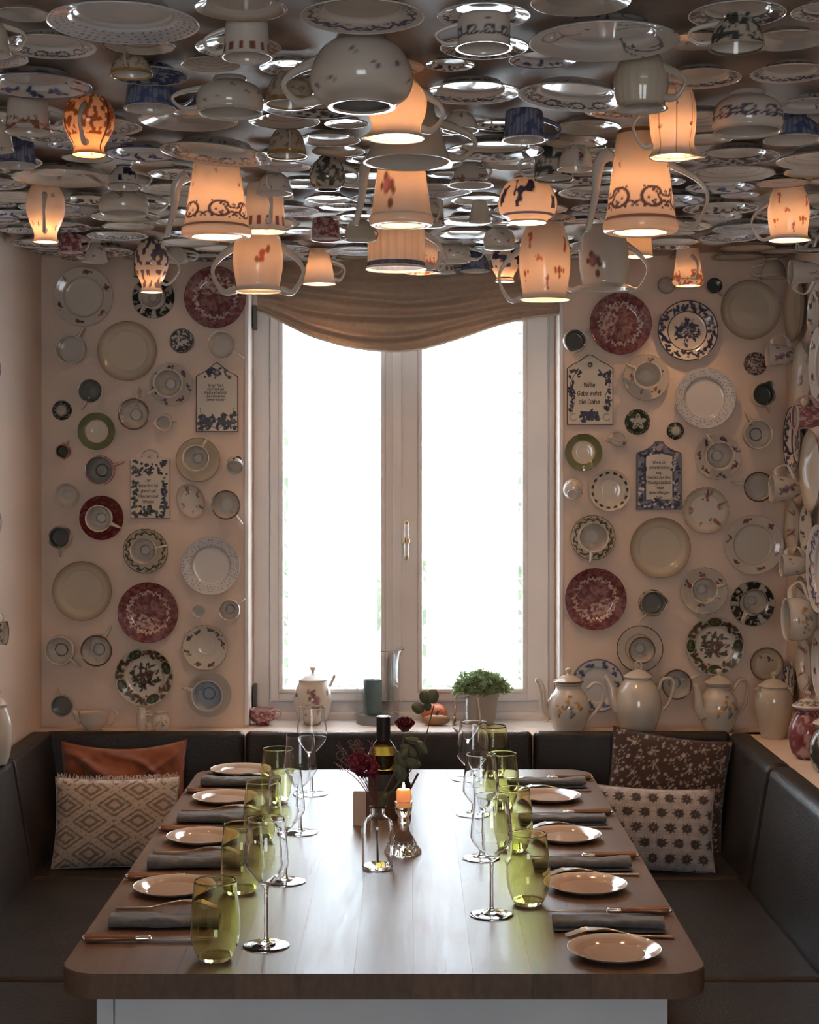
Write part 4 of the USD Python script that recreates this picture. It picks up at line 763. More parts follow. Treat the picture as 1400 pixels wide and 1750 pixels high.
def lamp(short, prof, kind, px, pm, w, ptop, label, ang=0, handle=(.22, .82, .75), flute=(0, 0), spout=0, spang=PI, pour=False, two=False, hr=.0048, watt=1.0, bulb_at=.5, lit=True, name='hanging_lamp'):
    d, L, R = hung(px, pm, w, ptop); q = P(px, pm, d); q[2] = ZC - .0005; foot.append((q[0], q[1], R)); fixed.append(len(foot) - 1)
    pr = None
    if pour: pr = ([(-.80 * R, 0, .22 * L), (-1.12 * R, 0, .34 * L), (-1.22 * R, 0, .66 * L), (-1.42 * R, 0, .99 * L)], [.015, .012, .0075, .006])
    t = thing(name, label, 'lamp' if lit else 'jug', mtx(R_ceil(ang), q))
    br = min(.0145 * watt ** .5, .3 * R)
    cup_build(prof, kind, R=R, H=L, handle=handle, hr=hr, nt=240 if kind == 'scroll' else 144, flute=flute, spout=spout, spout_ang=spang, lamp=lit, pour=pr, two=two, bulb=br, bulb_at=bulb_at, nr=190 if kind == 'scroll' else 90)(t)
    marks.append((px, (pm + ptop) / 2, short))
HL = ' hung as a lamp'
lamp('gold-speckled lamp', 'baluster', 'goldlit', 152, 264, 88, 166, 'gold-speckled brown jug' + HL + ' at upper left', 90, bulb_at=.7, watt=.8)
lamp('slender lamp creamer', 'baluster', 'sprinkle', 78, 413, 66, 314, 'slender pale creamer' + HL + ' nearest the left wall', 80, bulb_at=.72)
lamp('left scroll-painted lamp', 'pot', 'scroll', 370, 405, 120, 268, 'large coffee pot with blue scrolls' + HL + ' left of the middle', 0, handle=None, pour=True, bulb_at=.55, watt=1.5)
lamp('blue-necked lamp vase', 'baluster', 'neckblue', 259, 499, 58, 412, 'small vase with blue foot and glowing neck' + HL, 10, hr=.004, bulb_at=.72, watt=.7)
lamp('dull pink lamp cup', 'straight', 'rosette', 453, 396, 74, 312, 'dull pink beaker' + HL + ' behind the left scroll-painted pot', 75, hr=.006, bulb_at=.5, watt=.5)
lamp('two-armed lamp jug', 'jug', 'sprays', 441, 498, 88, 386, 'white two-handled jug with red sprays' + HL + ' left of the blind', 0, two=True, handle=(.30, .97, .85), hr=.009, bulb_at=.45)
lamp('plain lamp cup', 'cone', 'plain', 546, 485, 58, 425, 'small plain cone-shaped cup' + HL + ' over the left of the blind', 0, handle=(.3, .85, .6), bulb_at=.5, watt=.7)
lamp('orange lamp creamer', 'creamer', 'plain', 678, 236, 96, 132, 'orange-glowing creamer' + HL + ' in the upper middle', -8, spout=.28, hr=.006, bulb_at=.55, watt=2.0)
lamp('flower-sprayed lamp pot', 'pot', 'bouquet', 686, 386, 110, 232, 'large pot with purple and red flowers' + HL + ' in the middle', 0, handle=None, pour=True, bulb_at=.5, watt=.9)
lamp('ribbed lamp cup', 'mug', 'ribbed', 677, 460, 104, 380, 'ribbed beaker with a dark blue lip' + HL + ' over the blind', -10, flute=(22, .012), handle=(.2, .9, .6), hr=.007, bulb_at=.45, watt=.9)
lamp('flared lamp jug', 'jug', 'lower', 720, 466, 58, 404, 'small flared jug with brown flowers' + HL + ' right behind the ribbed beaker', -20, spout=.25, spang=0.3, bulb_at=.5, watt=.6)
lamp('blue-flowered lamp bowl', 'round', 'onion', 902, 380, 100, 300, 'round bowl with dark blue flowers' + HL + ' right of the middle', -60, handle=None, bulb_at=.7, watt=1.1)
lamp('tall lamp jug', 'jug', 'sprays', 931, 512, 90, 378, 'tall yellow-glowing jug with red sprays' + HL + ' over the blind', 180, handle=(.35, .97, .8), hr=.0065, bulb_at=.62, watt=1.2)
lamp('little blue lamp vase', 'baluster', 'onion_low', 863, 481, 50, 424, 'little blue-flowered vase' + HL + ' in front of the blind', 90, handle=None, bulb_at=.75, watt=.7)
lamp('right scroll-painted lamp', 'pot', 'scroll', 1095, 398, 128, 220, 'large coffee pot with blue scrolls' + HL + ' right of the middle', 0, handle=(.32, .9, .8), pour=True, hr=.0055, bulb_at=.55, watt=1.5)
lamp('panelled lamp creamer', 'barrel', 'panels', 1150, 268, 82, 148, 'orange panelled creamer with a long lip' + HL + ' at upper right', 180, flute=(8, .03), spout=.42, spang=PI, hr=.004, bulb_at=.55, watt=1.3)
lamp('tiny lamp cup', 'straight', 'cream', 1092, 438, 50, 392, 'tiny plain cup' + HL + ' just under the right scroll-painted pot', 180, bulb_at=.5, watt=.5)
lamp('eight-sided lamp cup', 'octo', 'lower', 1176, 488, 56, 426, 'small eight-sided cup' + HL + ' above the blue onion plate', 80, flute=(8, .02), hr=.005, bulb_at=.6, watt=.7)
lamp('right-hand lamp creamer', 'jug', 'sprays', 1348, 410, 72, 316, 'red-sprayed creamer' + HL + ' nearest the right wall', 180, spout=.15, spang=PI, handle=(.3, .95, .85), hr=.0042, bulb_at=.6)
lamp('unlit bouquet jug', 'jug', 'bouquet', 1032, 494, 88, 386, 'white jug with a dark bouquet hanging upside down unlit, right of the tall glowing jug', 0, two=True, handle=(.28, .97, .8), hr=.0065, lit=False, name='hanging_jug')
# plates that can be told apart, as (kind, x, y, width in the picture, look, tilt, drop)
for a in [('dotted', 205, 46, 256, 'big dot-rimmed plate'), ('garland', 619, 31, 212, 'plate with a dark garland rim'), ('plain', 415, 35, 156, 'plain white saucer'), ('lace', 409, 81, 148, 'brown lace-edged saucer'),
          ('garland', 827, 33, 160, 'blue-garlanded saucer'), ('lace', 828, 85, 152, 'lace-edged saucer'), ('wisp', 1046, 67, 256, 'big plate with swirling vines'), ('dark_rim', 1260, 30, 166, 'dark-banded saucer'), ('dark_rim', 1412, 30, 120, 'dark-rimmed saucer'),
          ('scroll', 84, 84, 160, 'scroll-rimmed plate'), ('blue_floral', 62, 146, 190, 'blue-flowered plate'), ('grey', 25, 42, 90, 'dull white saucer'), ('stepped', 360, 119, 102, 'ringed white saucer'), ('blue_dark', 250, 136, 132, 'dark blue saucer'), ('ring', 232, 93, 122, 'brown-ringed saucer'),
          ('leafrim', 769, 122, 84, 'dark leaf-rimmed saucer'), ('garland', 812, 160, 166, 'shiny garlanded plate'), ('lace', 495, 124, 104, 'lacy brown saucer'), ('dark_rim', 552, 183, 190, 'dark-rimmed plate'),
          ('scroll', 168, 218, 148, 'scroll-rimmed plate'), ('blue_floral', 250, 265, 126, 'blue-sprigged plate'), ('flowers', 112, 302, 172, 'cream flowered plate'), ('grey', 322, 204, 170, 'dull white plate'), ('plain', 562, 245, 108, 'shiny white plate'),
          ('ring', 490, 214, 122, 'brown-edged saucer'), ('ring', 592, 220, 76, 'thin brown-edged saucer'), ('dark_rim', 849, 262, 166, 'dark-rimmed plate'), ('ring', 848, 283, 112, 'brown-edged saucer'), ('grey', 1028, 226, 112, 'dull cream plate'), ('dark_rim', 960, 304, 166, 'dark-rimmed saucer'), ('leafrim', 1000, 268, 90, 'leaf-rimmed saucer'),
          ('garland', 1196, 139, 142, 'garland-rimmed plate'), ('garland', 1350, 131, 134, 'garlanded cream plate'), ('grey', 1345, 76, 132, 'dull cream plate'), ('flowers', 1180, 80, 110, 'cream flowered saucer'), ('wisp', 1385, 186, 120, 'blue-vined plate'), ('dark_rim', 1258, 268, 148, 'dark-rimmed plate'), ('stepped', 1250, 296, 148, 'ringed cream plate'),
          ('blue_floral', 1245, 322, 120, 'blue-sprigged plate'), ('leafrim', 1232, 356, 128, 'leaf-rimmed plate'), ('scroll', 1245, 408, 100, 'scroll-rimmed plate'), ('small_flower', 1278, 426, 96, 'brown-edged cream plate'), ('plain', 1150, 416, 90, 'shiny white plate'), ('flowers', 214, 372, 116, 'cream plate with sprays'), ('scroll', 200, 404, 104, 'scroll-rimmed plate'), ('blue_floral', 330, 402, 90, 'blue-sprigged plate'),
          ('plain', 820, 346, 100, 'white plate'), ('garland', 805, 378, 110, 'garlanded plate'), ('plain', 800, 404, 96, 'shiny white plate'), ('blue_floral', 842, 412, 84, 'blue-flowered saucer'), ('plain', 575, 412, 90, 'shiny white plate'), ('ring', 560, 345, 80, 'brown-edged saucer'), ('garland', 470, 322, 90, 'garlanded saucer'), ('grey', 320, 345, 110, 'dull white plate'), ('lace', 300, 302, 96, 'lacy saucer'), ('ring', 1330, 322, 90, 'ringed saucer'), ('stepped', 40, 336, 110, 'ringed plate'), ('blue_floral', 26, 368, 96, 'blue-sprigged saucer'), ('leafrim', 150, 346, 90, 'leaf-rimmed saucer')]:
    cplate(*a)
cplate('scroll', 977, 166, 196, 'tilted scroll-rimmed plate', tilt=5.5, drop=.012)
cplate('scroll', 362, 262, 192, 'tilted scroll-rimmed plate', tilt=5.0, drop=.012)
# cups and pots that are not lit
for a in [('cream_', 0)][:0]: pass
ccup('tea', 'cream', 8, 88, 74, 22, 'plain white cup', 0)
ccup('tea', 'gold', 235, 124, 74, 84, 'small gold-footed cup', 90)
ccup('straight', 'blueflute', 254, 176, 92, 130, 'dark blue fluted cup', 10, flute=(28, .02))
ccup('straight', 'rosette', 417, 91, 88, 24, 'cup with a dark flower band', 180)
ccup('bowl', 'sprinkle', 393, 194, 112, 132, 'rounded blue-sprinkled pot', 180)
ccup('straight', 'lower', 48, 226, 82, 168, 'brown-patterned cup', 0)
ccup('straight', 'blueflute', 28, 284, 70, 238, 'dark blue fluted cup', 180, flute=(28, .02))
ccup('tea', 'onion', 208, 322, 56, 282, 'pale cup with dark sprigs', 0)
ccup('bowl', 'flower', 212, 366, 84, 322, 'flowered cup', 0)
ccup('mug', 'scrollcup', 829, 86, 96, 18, 'cup with a blue scroll band', 180)
ccup('straight', 'blueflute', 896, 240, 76, 188, 'dark blue fluted cup', -10, flute=(28, .02))
ccup('cone', 'lower', 830, 312, 80, 274, 'cream cone-shaped cup', 60)
ccup('mug', 'imari', 972, 307, 72, 252, 'dark patterned cup', 180)
ccup('jug', 'cream', 1096, 186, 96, 96, 'ribbed cream pot', 30, name='pot', flute=(20, .012))
ccup('tea', 'imari', 1265, 87, 96, 16, 'dark patterned cup', 180)
ccup('bowl', 'scrollcup', 1278, 226, 118, 156, 'large scroll-painted bowl', None, name='bowl')
ccup('tea', 'gold', 490, 262, 70, 208, 'gold-lipped cup', 80)
ccup('tea', 'sprinkle', 472, 334, 62, 296, 'white sprinkled cup', 100)
ccup('round', 'imari', 560, 324, 62, 268, 'dark round pot', 0, name='pot')
ccup('straight', 'red', 557, 410, 54, 372, 'wine-red printed cup', -30)
ccup('tea', 'gold', 512, 178, 86, 104, 'gold-lipped cup', 0)
ccup('tea', 'flower', 778, 222, 64, 188, 'flowered cup', 0)
ccup('tea', 'red', 120, 434, 44, 392, 'red-flowered cup', 20)
ccup('bowl', 'sprinkle', 775, 448, 58, 414, 'pale cup', 0)
ccup('tea', 'blueflute', 812, 464, 50, 428, 'dim blue cup', 180, flute=(28, .02))
ccup('round', 'sprinkle', 618, 182, 176, 58, 'large round sprigged teapot', 200, name='teapot')
ccup('cone', 'cream', 690, 278, 152, 176, 'large flared cream pot', -20, name='pot')
ccup('cone', 'cream', 805, 376, 42, 330, 'grey egg cup', None, name='egg_cup')
ccup('tea', 'blueflute', 1355, 240, 100, 196, 'dark blue bowl', None, name='bowl', flute=(28, .02))
ccup('tea', 'plain', 300, 448, 46, 420, 'white cup', 0)
# nudge overlapping neighbours apart; a cup over the middle of a saucer stays glued under it
FT = np.array(foot); cupf = np.zeros(len(FT), bool); fx = np.zeros(len(FT), bool); fx[fixed] = True
for it in items: cupf[it['fi']] = it['cup']
q0 = FT[:, :2].copy(); on = {}
for i in np.where(cupf)[0]:
    for j in np.where(~cupf & ~fx)[0]:
        if np.hypot(*(q0[i] - q0[j])) < .45 * FT[j, 2]: on.setdefault(i, j)
for i, j in on.items(): FT[i, :2] = FT[j, :2]
for _ in range(300):
    worst = 0
    for i in range(len(FT)):
        for j in range(i):
            if on.get(i) == j or on.get(j) == i: continue
            v = FT[i, :2] - FT[j, :2]; dd = np.hypot(*v); ov = FT[i, 2] + FT[j, 2] - dd
            if ov > 0:
                worst = max(worst, ov); v = v / (dd + 1e-9) * min(ov, .01) * .5
                if i in on: FT[on[i], :2] += 0 if fx[j] and False else v
                elif not fx[i]: FT[i, :2] += v
                if j in on: FT[on[j], :2] -= v
                elif not fx[j]: FT[j, :2] -= v
    for i, j in on.items(): FT[i, :2] = FT[j, :2]
    if worst < .002: break
    FT[:, 0] = np.clip(FT[:, 0], XL + FT[:, 2], XR - FT[:, 2]); FT[:, 1] = np.minimum(FT[:, 1], YB - .01 - FT[:, 2])
for it in items:
    dxy = FT[it['fi'], :2] - q0[it['fi']]; it['q'] = it['q'] + np.array([dxy[0], dxy[1], 0])
    if it['fi'] in on: it['q'][2] -= .0145; it['s'] = (it['s'][0], it['s'][1], it['s'][2] * .82)
foot = [tuple(v) for v in FT]
print('ceiling: largest nudge', np.abs(FT[:, :2] - q0).max())
# the rest of the ceiling, packed plate to plate
rng = np.random.default_rng(21)
fills = ['garland', 'scroll', 'plain', 'grey', 'ring', 'blue_floral', 'lace', 'dark_rim', 'leafrim', 'stepped', 'dotted', 'wisp', 'flowers', 'plain', 'garland']
LOOKS = {'garland': 'garland-rimmed', 'scroll': 'scroll-rimmed', 'plain': 'plain white', 'grey': 'dull cream', 'ring': 'brown-edged', 'blue_floral': 'blue-sprigged', 'lace': 'lacy brown', 'dark_rim': 'dark-banded', 'leafrim': 'leaf-rimmed', 'stepped': 'ringed', 'dotted': 'dot-rimmed', 'wisp': 'vine-painted', 'flowers': 'flower-sprayed'}
n_fill = 0
for r0, tries in ((.095, 900), (.078, 2500), (.060, 5000), (.047, 5000)):
    for _ in range(tries):
        x, y = rng.uniform(XL + .02 + r0 * .9, XR - .02 - r0 * .9), rng.uniform(2.25, YB - .03 - r0 * .9); r = r0 * rng.uniform(.92, 1.1)
        if abs(x) > y * .27 + .1 or (r0 < .06 and y < 3.0): continue
        if any((x - a) ** 2 + (y - b) ** 2 < (r + c * 1.015) ** 2 for a, b, c in foot): continue
        h = HC - .02; px = 700 + F * x / y; py = 800 - F * h / y; kd = fills[rng.integers(len(fills))]; w = 2 * r * F / y
        if py < 4 or px < -20 or px > 1420: continue
        cplate(kd, px, py, w, LOOKS[kd] + (' saucer' if r < .0775 else ' plate'), tilt=0, drop=0.002 * rng.uniform(), spin=rng.uniform(0, 360)); n_fill += 1
        if rng.uniform() < .22 and r < .085 and y > 2.9:
            kc = [('tea', 'flower', 'flowered'), ('straight', 'lower', 'brown-banded'), ('bowl', 'sprinkle', 'sprigged'), ('mug', 'imari', 'dark patterned'), ('tea', 'cream', 'plain cream'), ('cone', 'rosette', 'flower-banded')][rng.integers(6)]
            L = rng.uniform(.055, .072); pm = 800 - F * (HC - .012 - L) / y; pt = 800 - F * (HC - .012) / y
            ccup(kc[0], kc[1], px, pm, rng.uniform(.078, .09) * F / y, 800 - F * HC / y, kc[2] + ' cup', rng.uniform(0, 360)); foot.pop(); items[-1]['q'][2] -= .0145; items[-1]['s'] = items[-1]['s'][:2] + (items[-1]['s'][2] * .82,)
# labels: what it looks like and which lamp it hangs beside
taken = set()
ORD = ['', 'second ', 'third ', 'fourth ', 'fifth ', 'sixth ', 'seventh ', 'eighth ', 'ninth ', 'tenth ']
def where(it, m):
    dx, dy = it['px'] - m[0], it['py'] - m[1]
    return 'left of' if dx < -abs(dy) * 1.2 else 'right of' if dx > abs(dy) * 1.2 else 'above' if dy < 0 else 'below'
items.sort(key=lambda i: (i['py'], i['px']))
for it in items:
    best = sorted(marks, key=lambda m: math.hypot(it['px'] - m[0], (it['py'] - m[1]) * 1.3))[:7]
    lab = None
    for m in best:
        l = '%s on the ceiling %s the %s' % (it['look'], where(it, m), m[2])
        if l not in taken: lab = l; break
    if lab is None:
        for o in ORD[1:]:
            m = best[0]; l = '%s%s on the ceiling %s the %s' % (o, it['look'], where(it, m), m[2])
            if l not in taken: lab = l; break
    taken.add(lab)
    it['label'] = lab
for it in items:
    nm = it['name']; inst(it['key'], it['build'], 'hanging_' + nm, it['label'], nm.replace('_', ' '), mtx(it['R'], it['q'], it['s']), 'ceiling ' + nm.replace('_', ' ') + 's')
# ---------------- pots on the ledge, things on the sill ----------------
LZ = 0.7825
def lid_pot(name, label, cat, x, y, z, R, H, prof, kind, spout=None, handle=None, rz=0, lid=True, lid_r=.62, knob='ball', mat_='porcelain', hr=.0055, lid_kind=None, hk=None):
    t = thing(name, label, cat, loc=(x, y, z), rz=rz)
    pr = np.array(prof, float); o = spline(pr * [R, H], 50); o[:, 0] = np.maximum(o[:, 0], 1e-4)
    V, Fc, th = lathe(np.vstack([[[1e-4, .001]], o, [[o[-1, 0] - .003, o[-1, 1] - .001], [o[-1, 0] - .004, o[-1, 1] - .01], [1e-4, o[-1, 1] - .012]]]), 64)
    C = paint_cup(kind, (th + PI) % (2 * PI) - PI, np.clip(V[:, 2] / H, 0, 1)); part('body', trimesh.Trimesh(V, Fc, process=False), mat_, t, col=C)
    w = lambda m, nm, par=t: part(nm, m, mat_, par, col=np.tile(np.array(paint_cup(kind, np.array([0.]), np.array([.02]))[0]), (len(m.vertices), 1)))
    if lid:
        r = o[-1, 0]; lp = spline([(r + .001, 0), (r + .002, .003), (r * .9, .008), (r * .55, .018), (r * .2, .024), (.004, .025)], 20); lp = np.vstack([[[1e-4, .0]], lp, [[1e-4, .025]]])
        V, Fc, th = lathe(lp + [0, H], 48); Cl = np.tile(np.array(WHITE), (len(V), 1))
        if lid_kind: q = V[:, :2] / r; Cl = paint_plate(lid_kind, q[:, 0], q[:, 1])
        l = part('lid', trimesh.Trimesh(V, Fc, process=False), mat_, t, col=Cl)
        kz = H + .024
        if knob == 'loop': m = tube(np.array([(.010 * math.cos(a), 0, kz + .012 + .014 * math.sin(a)) for a in np.linspace(-2.2, 5.3, 26)]), .0035, 8); m = cat_([m, moved(trimesh.creation.icosphere(2, .004), None, (0, 0, kz + .012))])
        else: m = trimesh.Trimesh(*lathe(spline([(1e-4, -.003), (.006, -.002), (.005, .006), (.0095, .013), (.009, .019), (1e-4, .023)], 20) + [0, kz], 20)[:2], process=False)
        w(m, 'knob', l)
    if spout is not None:
        q = spline([(a * 1.0, 0, b) for a, b in spout], 26); w(tube(q, np.interp(np.linspace(0, 1, 26), [0, .35, .75, 1], [.019, .014, .008, .0075]), 12), 'spout')
    if handle is not None:
        q = spline([(a, 0, b) for a, b in handle], 28); w(tube(q, hr, 8), 'handle')
    return t
BEL = [(.62, 0), (.66, .02), (.80, .12), (.97, .36), (1.0, .52), (.90, .70), (.70, .82), (.62, .88), (.64, .96), (.70, 1.0)]
PEAR = [(.60, 0), (.64, .02), (.82, .14), (.99, .38), (1.0, .55), (.90, .76), (.70, .90), (.58, .96), (.62, 1.0)]
TALL = [(.62, 0), (.64, .02), (.72, .12), (.90, .38), (.98, .60), (.97, .78), (.86, .92), (.74, .98), (.78, 1.0)]
def ledge(px, y=5.070): return (px - 700) / F * y
lid_pot('coffee_pot', 'white coffee pot with yellow flowers standing nearest the window on the ledge', 'coffee pot', ledge(972), 5.070, LZ, .066, .158, BEL, 'yellow',
        spout=[(-.055, .045), (-.078, .075), (-.082, .125), (-.095, .16), (-.106, .163)], handle=[(.058, .135), (.085, .155), (.112, .14), (.105, .09), (.075, .05), (.06, .03)], lid_kind='small_flower')
lid_pot('coffee_pot', 'plain white pear-shaped coffee pot with a pierced knob on the ledge', 'coffee pot', ledge(1090), 5.055, LZ, .073, .176, PEAR, 'plain',
        spout=[(-.062, .07), (-.080, .10), (-.086, .14), (-.102, .174), (-.108, .178)], handle=[(.066, .13), (.075, .165), (.100, .172), (.114, .15), (.100, .10), (.078, .07)], knob='loop')
lid_pot('coffee_pot', 'coffee pot with yellow-brown flowers on its right side on the ledge', 'coffee pot', ledge(1228), 5.068, LZ, .062, .155, BEL, 'yellow',
        spout=[(-.055, .05), (-.072, .08), (-.076, .12), (-.084, .15), (-.090, .153)], handle=[(.055, .13), (.080, .158), (.108, .15), (.104, .09), (.08, .055), (.058, .04)], rz=22)
lid_pot('pitcher', 'tall plain white lidded pitcher in the right corner of the ledge', 'pitcher', 1.142, 4.955, LZ, .060, .160, TALL, 'cream', spout=[(-.040, .12), (-.050, .14), (-.060, .158)], handle=None, rz=20)
lid_pot('ginger_jar', 'red, white and blue lidded ginger jar on the right-hand ledge', 'jar', 1.160, 4.60, LZ, .055, .150, [(.55, 0), (.62, .03), (.85, .12), (1.0, .40), (.96, .62), (.72, .82), (.56, .90), (.60, .97), (.80, 1.0)], 'red', lid_kind='lace')
lid_pot('ginger_jar', 'dark green leafy jar at the right picture edge of the ledge', 'jar', 1.162, 4.38, LZ, .052, .135, [(.55, 0), (.62, .03), (.85, .12), (1.0, .40), (.96, .62), (.72, .82), (.56, .90), (.60, .97), (.80, 1.0)], 'imari')
lid_pot('pitcher', 'bulging white pot on the left bench back at the picture edge', 'pot', -1.152, 4.42, .7985, .040, .165, PEAR, 'plain')
boat = lid_pot('sauce_boat', 'low white sauce boat at the left end of the ledge', 'sauce boat', ledge(160), 5.070, LZ, .046, .062, [(.55, 0), (.6, .05), (.5, .12), (.85, .4), (1.0, .75), (1.04, 1.0)], 'plain', lid=False, handle=[(.044, .055), (.062, .068), (.075, .05), (.060, .025), (.040, .02)], spout=[(-.035, .035), (-.05, .048), (-.062, .060), (-.068, .064)], hr=.0035)
lid_pot('creamer', 'small creamer with gold-brown flowers on the ledge left of the window', 'creamer', ledge(275), 5.070, LZ, .031, .062, BEL, 'yellow', lid=False, handle=[(-.026, .05), (-.045, .055), (-.05, .03), (-.028, .015)], hr=.003, rz=15)
lid_pot('creamer', 'tiny white creamer beside the gold-brown flowered one on the ledge', 'creamer', ledge(243), 5.068, LZ, .018, .075, PEAR, 'plain', lid=False, handle=[(.014, .06), (.024, .064), (.026, .04), (.014, .025)], hr=.0025)
SY, SZ = 5.235, 0.7835
def sill(px, y=SY): return (px - 700) / F * y
lid_pot('teapot', 'white teapot with dark flowers and silver lid on the window sill', 'teapot', sill(535), 5.225, SZ, .063, .142, [(.60, 0), (.66, .03), (.80, .12), (.98, .42), (1.0, .60), (.90, .80), (.78, .92), (.74, 1.0)], 'bouquet', handle=[(.055, .12), (.07, .15), (.072, .158)], hr=.005, rz=10)
t = thing('cup', 'pink patterned cup at the left end of the window sill', 'cup', loc=(sill(450), 5.20, SZ)); cup_build('bowl', 'red', R=.042, H=.052, handle=(.3, .85, .5), hr=.003)(t)
# glass hurricane with a candle
def glass(name, label, cat, x, y, z, outer, th=.0012, mat_='clear_glass', nt=48, foot=.004, n=60, rz=0):
    t = thing(name, label, cat, loc=(x, y, z), rz=rz); o = spline(outer, n); o[:, 0] = np.maximum(o[:, 0], 2e-4)
    return t, o
def glass_body(t, nm, o, th, mat_, floor, nt=48, par=None, mod=None):
    inn = o[o[:, 1] > floor][::-1].copy(); inn[:, 0] = np.maximum(inn[:, 0] - th, 2e-4); inn[0, 1] -= .0002
    pr = np.vstack([[[2e-4, o[0, 1]]], o, [[o[-1, 0] - th / 2, o[-1, 1] + th * .4]], inn, [[2e-4, floor]]]); V, Fc, _ = lathe(pr, nt, mod)
    return part(nm, trimesh.Trimesh(V, Fc, process=False), mat_, par or t, smooth=50)
t, o = glass('hurricane_glass', 'flared clear glass hurricane vase holding a grey candle on the sill', 'vase', sill(646), 5.235, SZ, [(.070, 0), (.073, .004), (.073, .05), (.072, .12), (.072, .18), (.076, .22), (.088, .245)])
glass_body(t, 'glass', o, .003, 'clear_glass', .028)
t = thing('candle', 'grey-green pillar candle inside the glass hurricane vase', 'candle', loc=(sill(637), 5.235, SZ + .0285)); V, Fc, _ = lathe([(1e-4, 0), (.030, 0), (.031, .002), (.031, .112), (.029, .115), (.026, .112), (1e-4, .108)], 40); part('wax', trimesh.Trimesh(V, Fc, process=False), 'grey_candle', t, smooth=40); part('wick', tube(np.array([(0, 0, .107), (.001, 0, .114), (.003, 0, .119)]), .0009, 6), 'print_black', t)
t = thing('potted_herb', 'round green herb in a grey clay pot on the right of the sill', 'plant', loc=(sill(823), 5.215, SZ))
V, Fc, _ = lathe([(1e-4, 0), (.040, 0), (.042, .003), (.055, .088), (.058, .092), (.058, .104), (.053, .105), (.051, .094), (1e-4, .092)], 40); part('pot', trimesh.Trimesh(V, Fc, process=False), 'terracotta_grey', t, smooth=40)
rng = np.random.default_rng(8); n = 3000; d = rng.normal(size=(n, 3)); d /= np.linalg.norm(d, axis=1, keepdims=True); d[:, 2] = np.abs(d[:, 2]) * .9 - .25; rr = rng.uniform(.35, 1.0, (n, 1)) ** .5 * (1 + .26 * (meshkit.noise(d * 4.5, 3)[:, None] - .5) * 2)
c = d * rr * [.094, .08, .076] + [0, 0, .125]; lc = leaf_cloud(n, -1, 1, .0078, rng); V = np.asarray(lc.vertices).reshape(n, 4, 3); V = V - V.mean(1, keepdims=True) + c[:, None]
p_ = part('foliage', trimesh.Trimesh(V.reshape(-1, 3), lc.faces, process=False), 'herb_leaf', t, smooth=False, kind='stuff')
part('stem', cat_([tube(np.array([(0, 0, .09), (.3 * a, .3 * b, .12), (a, b, .16)]), .0012, 5) for a, b in rng.uniform(-.06, .06, (16, 2))]), 'stem_green', t)
def ribbed_gourd(name, label, x, y, z, rx, rz_, mat_, nr, ln=1.0, rot_=0):
    t = thing(name, label, 'squash', loc=(x, y, z), rz=rot_); a = np.linspace(-PI / 2, PI / 2, 26); pr = np.stack([np.maximum(np.cos(a) ** .8 * rx, 2e-4), (np.sin(a) * .5 + .5) * 2 * rz_], 1)
    V, Fc, th = lathe(pr, 60, lambda th, z_, r_: 1 + .045 * np.abs(np.cos(th * nr / 2)) - .02); V = V * [ln, 1, 1]; part('flesh', trimesh.Trimesh(V, Fc, process=False), mat_, t, smooth=50)
    part('stalk', tube(np.array([(0, 0, 2 * rz_ - .004), (.002, 0, 2 * rz_ + .006), (.007, 0, 2 * rz_ + .014)]), [.005, .004, .005], 8), 'stem_green', t)
ribbed_gourd('squash', 'red-orange squash on the sill behind the dark rose', sill(742), 5.262, SZ, .044, .030, 'gourd_red', 9)
ribbed_gourd('squash', 'small dark green and orange gourd lying before the red squash', sill(746, 5.19), 5.19, SZ, .022, .0165, 'gourd_dark', 8, 2.0)
# ---------------- table laying ----------------
CX = -0.045
def wine_o(): return [(.0425, 0), (.043, .0012), (.038, .0024), (.020, .0045), (.007, .009), (.0040, .016), (.0036, .05), (.0037, .09), (.0055, .107), (.016, .118), (.033, .137), (.0405, .149), (.0412, .156), (.040, .175), (.0365, .205), (.0335, .2345)]
def wine_build(t):
    o = spline(wine_o(), 90); o[:, 0] = np.maximum(o[:, 0], 2e-4); k = np.argmin(np.abs(o[:, 1] - .107)); ft = o[:k + 1]; bw = o[k:]
    V, Fc, _ = lathe(np.vstack([[[2e-4, 0]], ft, [[2e-4, ft[-1, 1]]]]), 40); part('stem', trimesh.Trimesh(V, Fc, process=False), 'clear_glass', t, smooth=50)
    inn = bw[bw[:, 1] > .113][::-1].copy(); inn[:, 0] = np.maximum(inn[:, 0] - .0010, 2e-4)
    V, Fc, _ = lathe(np.vstack([[[2e-4, bw[0, 1] + .0002]], bw[1:], [[bw[-1, 0] - .0005, .2350]], inn, [[2e-4, .1128]]]), 48); part('bowl', trimesh.Trimesh(V, Fc, process=False), 'clear_glass', t, smooth=50)
def tumbler_build(t):
    o = spline([(.022, 0), (.026, .001), (.033, .009), (.041, .030), (.0445, .055), (.0435, .085), (.040, .115), (.0375, .141)], 60)
    glass_body(t, 'bowl', o, .0016, 'green_glass', .009, 56)
    V, Fc, _ = lathe([(2e-4, .0105), (.031, .0112), (.0312, .0116), (2e-4, .0120)], 24)
POS = ['nearest the front', 'second from the front', 'third from the front', 'farthest back']
